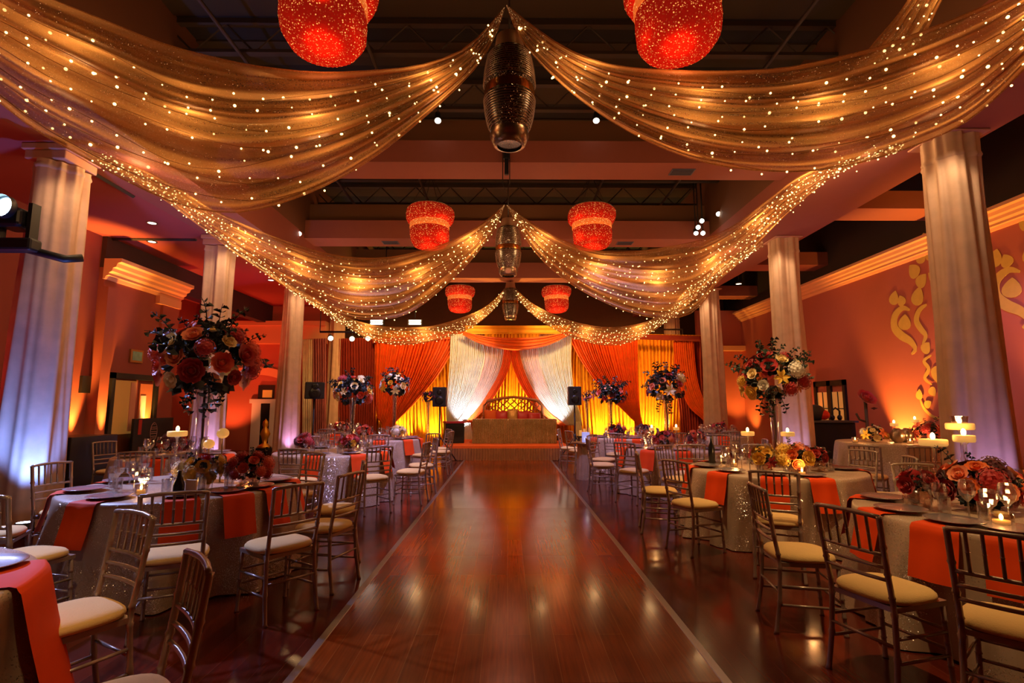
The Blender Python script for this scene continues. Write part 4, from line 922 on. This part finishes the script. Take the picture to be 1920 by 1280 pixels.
OCT = ['rear side', 'rear right side', 'right side', 'front right side', 'front side', 'front left side', 'left side', 'rear left side']
def octant(cx, cy, x, y):
    a = math.degrees(atan2(x - cx, y - cy)) % 360
    return int(((a + 22.5) % 360) // 45)
def chair(x, y, cx, cy, label, group, turn=0, face=None):
    rz = atan2(-(cx - x), (cy - y)) + turn
    if face: rz = atan2(-face[0], face[1])
    o = empty('chiavari_chair', (x, y, 0), rz, label, 'chair', group)
    for n, me in CH: put(n, me, o)
    return o

# ------------------------------------------------------------------ tables
def table(cx, cy, r, tname, seed, H=.76, mat='sequin'):
    o = empty('round_table', (cx, cy, 0), 0, 'round banquet table, %s' % tname, 'table', 'round banquet tables')
    MB().lathe([(.0001, H - .035), (r - .01, H - .035), (r - .01, H - .006), (.0001, H - .006)], 48).build('tabletop', M['steel'], o)
    for t in range(4): MB().tube([(.4 * cos(t * pi / 2 + .7), .4 * sin(t * pi / 2 + .7), 0), (.4 * cos(t * pi / 2 + .7), .4 * sin(t * pi / 2 + .7), H - .035)], .016, 6).build('leg', M['steel_dark'], o)
    rnd = random.Random(seed); ph = [rnd.uniform(0, 6.28) for _ in range(5)]
    def rf(t, z):
        u = max(0, (H - z) / H); return 1 + u * (.05 + .075 * sin(11 * t + ph[0] + .9 * sin(2 * u)) + .04 * sin(19 * t + ph[1]) + .02 * sin(7 * t + ph[2])) + (.012 * u * sin(43 * t + 5 * u + ph[3]))
    prof = [(.0001, H + .002), (r * .5, H + .003), (r * .9, H + .002), (r * .985, H), (r * 1.0, H - .012), (r * 1.004, H - .04)] + [(r * (1.006 + .03 * i / 14), H - .04 - (H - .05) * i / 14) for i in range(1, 15)]
    c = MB().lathe(prof, 200, rf=rf).build('tablecloth', M[mat], None, (cx, cy, 0))
    tag(c, 'shimmering sequin cloth on the round table, %s' % tname, 'tablecloth', 'sequin tablecloths')
    return o
NAPR = {}
def napkin_mesh(R, H=.76, W=.13, drop=1.0):
    path = [(-.26, H + .012), (-.12, H + .012), (-.02, H + .011), (.006, H + .006), (.024, H - .02), (.012 + .26 * .1 * drop, H - .1 * drop), (.012 + .26 * .2 * drop, H - .2 * drop), (.012 + .26 * .31 * drop, H - .31 * drop)]
    # local: +x outward from the rim, y across
    def P(u, v):
        i = u * (len(path) - 1); k = min(len(path) - 2, int(i)); f = i - k
        a = Vector(path[k]).lerp(Vector(path[k + 1]), f); s_ = (v - .5) * 2 * W * (1 - .18 * (1 - min(1, u * 2)))
        ex = a.x + R - (R - (R * R - s_ * s_) ** .5) * 1.0 + .006 * sin(v * 9 + u * 3) * u
        return (ex + .012, s_, a.y)
    return MB().grid(P, 21, 12).mesh('napkin', M['napkin'])
GOB = MB().lathe([(.034, 0), (.032, .003), (.006, .008), (.005, .075), (.012, .085), (.032, .105), (.04, .14), (.038, .17), (.034, .19)], 14).mesh('water_goblet', M['glass'], False)
WINE = MB().lathe([(.034, 0), (.030, .003), (.005, .008), (.004, .10), (.015, .115), (.036, .14), (.042, .17), (.036, .215), (.032, .23)], 14).mesh('wine_glass', M['glass'], False)
TUMB = MB().lathe([(.0001, .004), (.03, .002), (.034, .0), (.036, .13), (.035, .132)], 14).mesh('tumbler', M['glass'], False)
CHG = MB().lathe([(.0001, .006), (.10, .006), (.115, .008), (.155, .018), (.158, .016), (.115, .002), (.0001, .0)], 36).mesh('charger_plate', M['plate'])
def setting(cx, cy, r, ang, phrase, H=.765, full=True, nap=True, hang=True):
    d = Vector((cos(ang), sin(ang), 0)); s_ = Vector((-sin(ang), cos(ang), 0)); c0 = Vector((cx, cy, H)); g = c0 + d * (r - .2)
    if nap:
        if r not in NAPR: NAPR[r] = napkin_mesh(r)
        o = put('napkin', NAPR[r], None, (cx, cy, 0), ang); tag(o, 'burnt orange napkin over the table edge, ' + phrase, 'napkin', 'burnt orange napkins')
    if full:
        o = put('charger_plate', CHG, None, g + Vector((0, 0, .012))); tag(o, 'silver charger plate, ' + phrase, 'plate', 'silver charger plates')
    i = g - d * .2 + s_ * .10
    o = put('water_goblet', GOB, None, i); o.scale = (1.15, 1.15, 1.1); tag(o, 'clear water goblet, ' + phrase, 'glass', 'water goblets')
    i = g - d * .22 - s_ * .02
    o = put('wine_glass', WINE, None, i); o.scale = (1.15, 1.15, 1.1); tag(o, 'clear wine glass, ' + phrase, 'glass', 'wine glasses')
    if full:
        i = g - d * .17 - s_ * .13
        o = put('tumbler', TUMB, None, i); tag(o, 'straight clear tumbler, ' + phrase, 'glass', 'tumblers')

def candle_votive(p, label, r=.04, power=1.2):
    o = empty('votive_candle', p, 0, label, 'candle', 'glowing votive candles')
    MB().lathe([(.0001, 0), (r * .8, 0), (r, .02), (r * 1.05, .07), (r * .95, .085)], 18).build('glass_cup', M['amber_glass'], o)
    MB().lathe([(.0001, .004), (r * .7, .004), (r * .72, .04), (.0001, .04)], 14).build('wax', M['wax'], o)
    MB().ico((0, 0, .058), .011, 1, 1.8).build('flame', M['flame'], o)
    lamp('POINT', 'candle_glow', Vector(p) + Vector((0, 0, .12)), power, (1, .5, .16), size=.03)
def tall_candle(x, y, zb, zt, label, rp=.11, power=3.0, cup=False):
    o = empty('floating_candle_stand', (x, y, zb), 0, label, 'candle holder', 'raised glass candle stands')
    h = zt - zb
    MB().lathe([(.07, 0), (.072, .006), (.012, .014), (.010, h * .5), (.018, h * .55), (.010, h * .6), (.012, h - .03), (.03, h - .01)], 16).build('glass_stem', M['glass'], o)
    MB().lathe([(.0001, h - .01), (rp * .92, h - .01), (rp, h), (rp, h + .035), (rp * .95, h + .042), (.0001, h + .042)], 28).build('candle_disc', M['wax'], o)
    if cup: MB().lathe([(.05, h + .042), (.06, h + .1)], 18).build('glass_cup', M['amber_glass'], o)
    MB().ico((0, 0, h + .065), .017, 1, 1.8).build('flame', M['flame'], o)
    lamp('POINT', 'candle_glow', (x, y, zt + .13), power, (1, .5, .16), size=.03)

# ------------------------------------------------------------------ flowers
def rose_mesh(col, seed=0):
    mb = MB(); rnd = random.Random(seed)
    for lay, (n, r, h, cl) in enumerate(((3, .18, .5, .9), (5, .42, .5, .75), (6, .7, .44, .5), (6, .98, .42, .2))):
        for k in range(n):
            a0 = 2 * pi * k / n + lay * .5 + rnd.uniform(-.1, .1); wd = 2 * pi / n * 1.25
            def P(u, v, a0=a0, wd=wd, r=r, h=h, cl=cl):
                a = a0 + (v - .5) * wd * (1.0 if u < .85 else .8); rr = r * (u ** .6) * (1 + .08 * sin(v * 9)) * (1 - cl * .35 * u * u); z = h * (u ** 1.4) * (1.4 - .5 * cl) * .8 + cl * .25 * u - (1 - cl) * .12 * u * u
                return (rr * cos(a), rr * sin(a), z)
            mb.grid(P, 4, 4)
    mb.ico((0, 0, .2), .28, 1, 1.3)
    return mb.mesh('rose', M['f_' + col])
def hydra_mesh(col, seed=0):
    mb = MB(); rnd = random.Random(seed); n = 70
    for i in range(n):
        z = 1 - 1.75 * (i + .5) / n; r = (1 - z * z) ** .5; t = i * 2.39996
        p = Vector((r * cos(t), r * sin(t), z * .85 + .3)); nn = Vector((r * cos(t), r * sin(t), z)).normalized(); a = nn.orthogonal().normalized(); b = nn.cross(a); ro = rnd.uniform(0, 1.5)
        for k in range(4):
            q = ro + k * pi / 2; e = a * cos(q) + b * sin(q); f = a * cos(q + .7) + b * sin(q + .7); g = a * cos(q - .7) + b * sin(q - .7)
            mb.add([p, p + f * .12 + nn * .03, p + e * .2 + nn * .06, p + g * .12 + nn * .03], [(0, 1, 2, 3)])
    mb.ico((0, 0, .3), .82, 2, .85)
    return mb.mesh('hydrangea', M['f_' + col], False)
def lily_mesh(col, seed=0):
    mb = MB()
    for k in range(6):
        a = k * pi / 3 + (.2 if k % 2 else 0)
        def P(u, v, a=a):
            w_ = .26 * sin(pi * min(1, u * .97 + .03)) ; rr = 1.15 * u; z = .75 * u - .55 * u * u * u; x = rr; y = (v - .5) * 2 * w_
            return (x * cos(a) - y * sin(a), x * sin(a) + y * cos(a), z + .12 * abs(v - .5) * 2)
        mb.grid(P, 6, 3)
    for k in range(5): mb.tube([(0, 0, 0), (.15 * cos(k * 1.25), .15 * sin(k * 1.25), .6)], .02, 4)
    return mb.mesh('lily', M['f_' + col])
FM = {}
def fmesh(kind, col):
    if (kind, col) not in FM: FM[(kind, col)] = dict(rose=rose_mesh, hydrangea=hydra_mesh, lily=lily_mesh)[kind](col, len(FM))
    return FM[(kind, col)]
def spray_mesh(mat, seed, n=11, droop=0.0, broad=1.0):
    """a leafy stem of length 1 along +z"""
    mb = MB(); rnd = random.Random(seed); pts = [Vector((.12 * sin(2 * t + seed) * t, .1 * sin(3 * t) * t, t * (1 - .15 * t)) ) for t in [i / 8 for i in range(9)]]
    mb.tube(pts, [.014 * (1 - .08 * i) for i in range(9)], 5)
    for i in range(n):
        t = .18 + .82 * i / n; p = pts[min(8, int(t * 8))]; a = i * 2.4 + rnd.uniform(-.3, .3); L = (.2 - .08 * t) * broad; w_ = L * .42
        d = Vector((cos(a), sin(a), .45)).normalized(); s_ = d.cross(Vector((0, 0, 1))).normalized(); u = Vector((0, 0, .05))
        mb.add([p, p + d * L * .35 + s_ * w_ + u, p + d * L * .75 + s_ * w_ * .8, p + d * L * 1.05 - u, p + d * L * .75 - s_ * w_ * .8, p + d * L * .35 - s_ * w_ + u, p + d * L * .55 - u * .4],
               [(0, 1, 6), (1, 2, 6), (2, 3, 6), (3, 4, 6), (4, 5, 6), (5, 0, 6)])
    return mb.mesh('leaf_spray', mat, False)
SPR = [spray_mesh(M['leaf'], 1), spray_mesh(M['leaf_dark'], 2, 14, 0, .95), spray_mesh(M['leaf'], 5, 14, 0, .8), spray_mesh(M['leaf_dark'], 8, 11, 0, 1.15)]
def bouquet(p, rx, rz, seed, pal, label, name='flower_arrangement', nb=22, sprays=14, bs=.13, tails=0, group='tall flower arrangements', kinds=('rose', 'rose', 'hydrangea', 'lily'), up=.3):
    o = empty(name, p, 0, label, 'flowers', group); rnd = random.Random(seed)
    mb = MB()
    for i in range(46):
        z = rnd.uniform(-.85, .95); t = rnd.uniform(0, 2 * pi); r = (1 - z * z) ** .5 * rnd.uniform(.3, .75); c = Vector((r * cos(t) * rx * .8, r * sin(t) * rx * .8, z * rz * .7)); dd = c.normalized() if c.length > 0 else Vector((0, 0, 1))
        for q in range(4):
            d = Vector((dd.x + rnd.uniform(-.8, .8), dd.y + rnd.uniform(-.8, .8), dd.z + rnd.uniform(-.8, .6))).normalized(); s_ = d.orthogonal().normalized(); L = rx * rnd.uniform(.16, .3); w_ = L * .38
            mb.add([c, c + d * L * .5 + s_ * w_, c + d * L, c + d * L * .5 - s_ * w_], [(0, 1, 2, 3)])
    f = mb.build('foliage', M['leaf_dark'], o, smooth=False); f['kind'] = 'stuff'
    for i in range(nb):
        z = 1 - 1.6 * (i + .5) / nb; t = i * 2.39996 + seed; r = (1 - z * z) ** .5
        d = Vector((r * cos(t), r * sin(t), z)); k = rnd.choice(kinds); c = rnd.choice(pal)
        q = put(k, fmesh(k, c), o, (d.x * rx * .78, d.y * rx * .78, d.z * rz * .8)); s_ = bs * rnd.uniform(.7, 1.15) * (.75 if k != 'lily' else .9) * .6; q.scale = (s_, s_, s_ * .9)
        q.rotation_euler = Vector((d.x, d.y, d.z * .7 + .15)).to_track_quat('Z', 'Y').to_euler()
    for i in range(sprays):
        t = i * 2.4 + seed; z = rnd.uniform(-.3, 1.0) if i >= tails else -1.2; r = max(.35, (1 - min(1, z * z)) ** .5)
        d = Vector((r * cos(t), r * sin(t), z + (up if i >= tails else 0))).normalized()
        q = put('leaf_spray', SPR[rnd.randrange(4)], o, (d.x * rx * .4, d.y * rx * .4, max(-.6, d.z) * rz * .4)); L = rx * rnd.uniform(.75, 1.15); q.scale = (L, L, L); q.rotation_euler = d.to_track_quat('Z', 'Y').to_euler()
    return o
def vase(x, y, zb, zt, label, r=.06, kind='trumpet'):
    o = empty('glass_vase', (x, y, zb), 0, label, 'vase', 'tall clear glass vases'); h = zt - zb
    MB().lathe([(.0001, .004), (r * 1.1, .0), (r * 1.15, .01), (r * .75, .03), (r * .7, h * .4), (r * .85, h * .8), (r * 1.25, h)], 24).build('glass', M['glass'], o)
    MB().tube([(0, 0, .03), (.01, 0, h * .5), (0, 0, h)], .012, 5).build('stems', M['stem'], o)
def bowl_vase(p, label, mat='amber_glass', r=.09, h=.13):
    o = tag(MB().lathe([(.0001, .003), (r * .7, .0), (r, h * .4), (r * .95, h), (r * .88, h)], 22).build('low_vase', M[mat], None, p), label, 'vase', 'low centrepiece vases')
WARMP = ['red', 'coral', 'peach', 'burgundy', 'red', 'orange', 'cream', 'pink']

# ------------------------------------------------------------------ the tables, chairs and settings
TB = [  # cx, cy, r, phrase, chair positions
 (-3.0, 5.0, .95, 'first left table', [(-2.32, 3.78), (-1.72, 4.05), (-1.58, 4.62), (-1.72, 5.35), (-3.3, 3.72), (-4.15, 4.35), (-4.32, 5.3), (-3.75, 6.15), (-2.5, 6.25)]),
 (-2.92, 1.95, .95, 'lower left corner table', [(-1.36, 1.88, (-.75, -.66)), (-2.14, 2.68, (-.5, -.87))]),
 (3.5, 3.65, .95, 'lower right corner table', [(2.14, 3.06), (2.05, 3.78), (2.42, 2.58), (3.95, 4.95)]),
 (3.15, 6.25, .95, 'second right table', [(2.45, 4.85), (1.98, 5.62), (1.85, 6.45), (4.3, 6.0), (4.35, 6.7), (2.4, 7.4), (3.6, 7.5)]),
 (-2.85, 8.6, .9, 'second left table', [(-1.95, 7.62), (-1.52, 8.3), (-2.85, 7.3), (-1.5, 9.15), (-3.6, 9.7)]),
 (2.95, 9.3, .9, 'third right table', [(2.0, 8.35), (2.75, 8.0), (1.65, 9.2), (1.85, 10.1), (4.15, 9.0), (4.0, 10.1)]),
 (-2.85, 11.9, .9, 'third left table', [(-1.75, 11.0), (-2.6, 10.6), (-1.5, 11.75), (-1.65, 12.6)]),
 (2.85, 12.4, .9, 'fourth right table', [(1.62, 11.95), (2.3, 11.15), (1.5, 12.8), (3.5, 11.2)]),
 (-5.0, 8.0 + .0, .8, 'near outer left table', [(-4.7, 6.85), (-6.2, 8.4)]),
 (-4.45, 14.3, .8, 'far outer left table', [(-4.4, 13.05), (-3.3, 14.0)]),
 (5.3, 13.2, .8, 'outer right table', [(5.0, 11.9), (4.1, 13.4)]),
]
for ti, (cx, cy, r, ph, chs) in enumerate(TB):
    table(cx, cy, r, ph, ti * 3 + 1)
    used = set(); near = ti in (0, 1, 2, 3)
    todo = []
    for q in chs:
        x, y = q[:2]
        k = octant(cx, cy, x, y); j = k; d = 1
        if len(used) >= 8: j = 8
        else:
            while j in used: j = (k + d) % 8; d = -d if d > 0 else -d + 1
        used.add(j)
        ps = OCT[j] if j < 8 else 'rear side, second seat'
        todo.append((x, y, ps, q[2] if len(q) > 2 else None))
    for x, y, ps, fc in todo:
        chair(x, y, cx, cy, 'silver chiavari chair, ivory cushion, %s of the %s' % (ps, ph), 'silver chiavari chairs', turn=random.Random(x * 31 + y).uniform(-.12, .12), face=fc)
    CA = {p: atan2(y - cy, x - cx) for x, y, p, _ in todo}
    for j in range(8):
        ps = OCT[j]; a0 = pi / 2 - j * pi / 4
        if ps in CA: a0 = CA[ps]
        if ti == 1 and j in (3, 4, 5, 6): continue
        setting(cx, cy, r, a0, '%s of the %s' % (ps, ph), full=True, nap=(ti not in (1,) and (ti < 4 or j % 2 == 0 or ps in CA)))

o = put('table_runner', napkin_mesh(.95, W=.24, drop=2.15), None, (-2.92, 1.95, 0), radians(30)); tag(o, 'long burnt orange cloth falling over the edge of the lower left corner table', 'table runner')
Ht = .765
# tall arrangements
bouquet(Vector((-3.02, 5.2, 1.92)), .53, .42, 3, ['red', 'coral', 'peach', 'burgundy', 'cream', 'coral', 'sage', 'red', 'peach'], 'largest tall bouquet of red, coral and peach blooms, first left table', nb=34, sprays=26, bs=.25, tails=5, kinds=('rose', 'hydrangea', 'rose'))
vase(-3.02, 5.2, Ht, 1.7, 'tall clear vase under the largest bouquet, first left table', .07)
def fix(px, py, Y): return at(px, py, Y)
def tall(px, py, Y, rx, rz, seed, pal, label, **k):
    p = fix(px, py, Y); bouquet(p, rx, rz, seed, pal, label, **k); vase(p.x, p.y, Ht, p.z - rz * .4, 'tall clear vase under the ' + label.replace('tall ', '', 1), .055)
tall(662, 733, 8.5, .36, .27, 11, ['cream', 'yellow', 'coral', 'red', 'cream', 'peach'], 'tall bouquet of cream and yellow blooms, second left table', nb=20, sprays=16, bs=.17)
tall(741, 722, 11.8, .38, .32, 12, ['cream', 'yellow', 'white', 'coral', 'burgundy'], 'tall bouquet of white and yellow lilies, third left table', nb=20, sprays=16, bs=.18)
tall(803, 745, 13.9, .2, .15, 13, ['burgundy', 'red'], 'small dark red tall bouquet left of the stage speaker', nb=10, sprays=14, bs=.12)
tall(1447, 710, 6.35, .44, .36, 14, ['cream', 'yellow', 'red', 'orange', 'white', 'coral', 'cream', 'red'], 'tall bouquet with silver leaves and yellow lilies, second right table', nb=28, sprays=24, bs=.2, tails=4, kinds=('rose', 'rose', 'lily', 'hydrangea'))
tall(1248, 728, 9.3, .42, .32, 15, ['peach', 'peach', 'red', 'cream', 'burgundy'], 'tall bouquet of peach roses and greenery, third right table', nb=20, sprays=24, bs=.19, tails=3)
tall(1144, 740, 12.3, .48, .24, 16, ['burgundy', 'peach', 'coral', 'red'], 'wide dark tall bouquet with peach blooms, fourth right table', nb=18, sprays=20, bs=.18)
tall(1100, 745, 13.6, .16, .12, 17, ['burgundy', 'pink'], 'small dark tall bouquet right of the stage speaker', nb=6, sprays=10, bs=.1)
# low centrepieces
def low(x, y, r, seed, pal, label, bs=.15, nb=14, kinds=('rose', 'hydrangea', 'rose'), sprays=6, mat='amber_glass'):
    bouquet(Vector((x, y, Ht + .17)), r, r * .6, seed, pal, label, nb=nb, sprays=sprays, bs=bs, group='low flower centrepieces', kinds=kinds, up=.0)
    bowl_vase(Vector((x, y, Ht)), 'low round vase under the ' + label, mat)
low(-2.72, 4.72, .2, 31, ['yellow', 'cream', 'red', 'yellow'], 'low yellow flower centrepiece, first left table')
low(-2.35, 4.85, .2, 32, ['red', 'coral', 'red'], 'low red flower centrepiece, first left table')
low(3.35, 3.75, .28, 33, ['red', 'red', 'burgundy', 'orange', 'peach', 'orange'], 'low lush centrepiece of red poppies, lower right corner table', bs=.2, nb=26, kinds=('rose', 'rose', 'rose', 'hydrangea'), sprays=6)
low(2.98, 3.85, .12, 34, ['red'], 'single red blooms by the lush centrepiece, lower right corner table', bs=.16, nb=5, kinds=('rose',), sprays=2)
low(2.85, 5.85, .17, 35, ['red', 'yellow', 'yellow'], 'low red and yellow centrepiece, second right table', nb=12, kinds=('rose', 'lily'))
low(3.15, 5.75, .2, 36, ['orange', 'yellow', 'peach'], 'low orange centrepiece, second right table', bs=.18)
low(3.5, 5.95, .12, 37, ['red', 'burgundy'], 'low dark red centrepiece, second right table', nb=7)
low(-2.5, 8.3, .17, 38, ['red', 'coral', 'yellow'], 'low coral centrepiece, second left table')
low(-3.2, 8.3, .15, 39, ['burgundy', 'red'], 'low burgundy centrepiece, second left table')
low(2.7, 9.0, .2, 40, ['orange', 'coral', 'red'], 'low orange centrepiece, third right table')
low(3.3, 9.2, .17, 41, ['burgundy', 'coral'], 'low burgundy centrepiece, third right table')
low(-2.4, 11.5, .17, 42, ['white', 'yellow', 'cream'], 'low white centrepiece, third left table')
low(-3.2, 11.7, .18, 43, ['red', 'coral'], 'low red centrepiece, third left table')
low(2.5, 12.0, .22, 44, ['coral', 'burgundy', 'red'], 'low coral centrepiece, fourth right table')
low(3.2, 12.2, .2, 45, ['orange', 'burgundy'], 'low orange and burgundy centrepiece, fourth right table')
low(-5.0, 7.9, .22, 46, ['red', 'burgundy', 'coral'], 'low red centrepiece, near outer left table')
low(-4.5, 14.2, .22, 47, ['red', 'orange', 'burgundy'], 'low red centrepiece, far outer left table')
low(5.3, 13.1, .22, 48, ['red', 'coral'], 'low coral centrepiece, outer right table')
# candles
candle_votive((-3.05, 4.45, Ht), 'amber votive candle near the camera side, first left table', .045, 2)
candle_votive((-2.6, 5.35, Ht), 'amber votive candle behind the flowers, first left table', .045, 2)
candle_votive((3.02, 3.25, Ht), 'amber votive in a curved glass bowl, lower right corner table', .06, 2)
candle_votive((3.6, 3.3, Ht), 'amber votive at the right, lower right corner table', .05, 2)
candle_votive((2.75, 6.4, Ht), 'amber votive on the aisle side, second right table', .045, 2)
candle_votive((3.1, 5.55, Ht), 'amber votive before the flowers, second right table', .045, 2)
for k, (x, y, t) in enumerate(((-2.5, 8.8, 'second left table'), (-2.4, 12.1, 'third left table'), (2.5, 9.5, 'third right table'), (2.4, 12.6, 'fourth right table'), (-5.2, 8.2, 'near outer left table'), (-4.2, 14.4, 'far outer left table'))):
    candle_votive((x, y, Ht), 'amber votive candle, ' + t, .045, 2)
tall_candle(-3.35, 5.35, Ht, 1.2, 'raised disc candle on glass stem left of the largest bouquet, first left table', .09)
for px, py, nmx, rr in ((392, 832, 'left', .05), (418, 812, 'right', .055)):
    p = at(px, py, 5.15); o = empty('globe_candle', p, 0, 'glowing amber glass globe on a stem, %s of the pair by the largest bouquet' % nmx, 'candle holder', 'glowing globes')
    MB().ico((0, 0, 0), rr, 3, .9).build('globe', pm('glowing_amber', (255, 190, 90), .3, emis=(1, .5, .12), es=.38, vary=.3, vscale=30), o); MB().tube([(0, 0, -rr * .9), (0, 0, Ht - p.z)], .007, 6).build('stem', M['chrome'], o)
    MB().lathe([(.0001, Ht - p.z + .004), (.04, Ht - p.z)], 14).build('foot', M['chrome'], o)
for px, py, Y, lb, cp in ((1750, 833, 4.2, 'leftmost raised disc candle, lower right corner table', False), (1800, 803, 4.25, 'tallest raised disc candle with amber cup, lower right corner table', True), (1808, 826, 4.05, 'small raised disc candle under the tallest, lower right corner table', False)):
    p = at(px, py, Y); tall_candle(p.x, p.y, Ht, p.z, lb, .095 if cp or px == 1750 else .07, 3, cp)
for px, py, Y, lb in ((1402, 815, 6.7, 'raised disc candle left of the silver leaved bouquet, second right table'), (1477, 816, 6.6, 'raised disc candle right of the silver leaved bouquet, second right table')):
    p = at(px, py, Y); tall_candle(p.x, p.y, Ht, p.z, lb, .08, 3)
for px, py, Y, lb in ((632, 800, 14.1, 'raised candle, far outer left table'), (1222, 806, 9.5, 'white candle on glass stem, third right table'), (1268, 805, 9.4, 'white floating candle right of the peach bouquet, third right table')):
    p = at(px, py, Y); tall_candle(p.x, p.y, Ht, p.z, lb, .05, 1.5)
# menu card and bottle
o = tag(bevel(MB().box(-.05, .05, -.006, .006, 0, .14).build('menu_card', pm('cream_card', (226, 196, 130), .6), None, (-2.55, 4.3, Ht + .002), -.2, smooth=False), .002, 1), 'small blank cream card standing on the first left table', 'card')
tag(MB().lathe([(.0001, 0), (.04, 0), (.042, .02), (.042, .1), (.016, .17), (.014, .21), (.0001, .21)], 20).build('dark_bottle', M['black_gloss'], None, (-2.66, 4.32, Ht + .002)), 'small dark bottle beside the cream card, first left table', 'bottle')
p = at(1372, 838, 7.0); tag(MB().lathe([(.0001, 0), (.04, 0), (.042, .2), (.015, .27), (.014, .34), (.0001, .34)], 20).build('wine_bottle', M['black_gloss'], None, (2.62, 6.75, Ht + .002)), 'dark wine bottle on the second right table', 'bottle')
# gift/cake table at the right with cloth
gx, gy = 6.6, 9.0
table(gx, gy, .82, 'display table at the right under the projected-light damask scroll', 77, H=.88)
HG = .885
bouquet(Vector((gx + .45, gy - .25, HG + .16)), .26, .16, 61, ['red', 'burgundy', 'coral'], 'dense red flower mound on the right display table', nb=16, sprays=5, bs=.16, group='low flower centrepieces')
bouquet(Vector((gx - .35, gy - .1, HG + .12)), .2, .14, 62, ['cream', 'yellow', 'white', 'orange'], 'pale gold flower mound on the right display table', nb=12, sprays=5, bs=.14, group='low flower centrepieces')
for k, (dx, dy, lb) in enumerate(((-.75, -.2, 'leftmost'), (-.05, -.5, 'middle'), (.1, .1, 'rear'), (.25, -.5, 'beside the red mound'))):
    candle_votive((gx + dx, gy + dy, HG), 'amber votive candle on the right display table, ' + lb, .05, 2.5)
for k, (dx, dy) in enumerate(((-.1, -.3), (.1, -.2))):
    o = tag(MB().lathe([(.0001, 0), (.05, 0), (.1, .06), (.11, .14), (.07, .22), (.03, .24)], 24).build('mercury_glass_vase', M['chrome'], None, (gx + dx + .02 * k, gy + dy, HG)), 'round mirrored glass vase on the right display table, %s' % ('left' if k == 0 else 'right'), 'vase')
for px, py, zz, lb in ((1676, 792, 1.5, 'middle'), (1715, 785, 1.5, 'right')):
    p = at(px, py, gy); tall_candle(p.x, p.y, HG, p.z - .05, 'raised candle on the right display table, %s one' % lb, .06, 2)
# red rose stand beside the booth
p = at(1622, 748, 10.2); o = empty('rose_stand', (p.x, p.y, 0), 0, 'tall thin brown stand topped with a red rose beside the black booth', 'flower stand')
MB().tube([(0, 0, 0), (0, 0, p.z)], .03, 8).build('pole', M['stem'], o); MB().lathe([(.0001, 0), (.15, 0), (.15, .02), (.04, .04)], 18).build('base', M['stem'], o)
q = put('rose', fmesh('rose', 'red'), o, (0, 0, p.z)); q.rotation_euler = (.9, .2, 0); q.scale = (.2, .2, .18); q = put('rose', fmesh('rose', 'burgundy'), o, (.14, -.03, p.z - .2)); q.scale = (.07, .07, .07)
MB().tube([(0, 0, p.z - .45), (-.14, 0, p.z - .4), (-.2, 0, p.z - .28)], .02, 6).build('side_arm', M['stem'], o)
# chairs for display table / right rear
for x, y, lb in ((5.3, 7.7, 'before the right display table, left one'), (5.9, 7.5, 'before the right display table, right one')):
    chair(x, y, gx, gy, 'silver chiavari chair with ivory cushion, ' + lb, 'silver chiavari chairs')
# cocktail table with lantern right of the aisle, before the stage
p = Vector((1.62, 10.9, 0)); o = empty('cocktail_table', p, 0, 'small round glass topped table with blue lit cloth drum, right of the aisle', 'table')
MB().lathe([(.0001, .72), (.3, .72), (.3, .745), (.0001, .745)], 30).build('tabletop', M['chrome'], o); MB().lathe([(.2, .0), (.17, .72)], 60, rf=lambda t, z: 1 + .04 * sin(14 * t)).build('skirt', M['sequin'], o)
o = empty('lantern', (p.x, p.y, .747), 0, 'white glowing paper lantern on the small glass topped table', 'lantern')
MB().box(-.07, .07, -.07, .07, 0, .2).build('shade', pm('blue_white_paper', (190, 200, 255), .6, emis=(.4, .45, 1), es=.5), o, smooth=False); MB().ico((0, -.072, .07), .02, 1).build('bulb', M['lamp_white'], o)
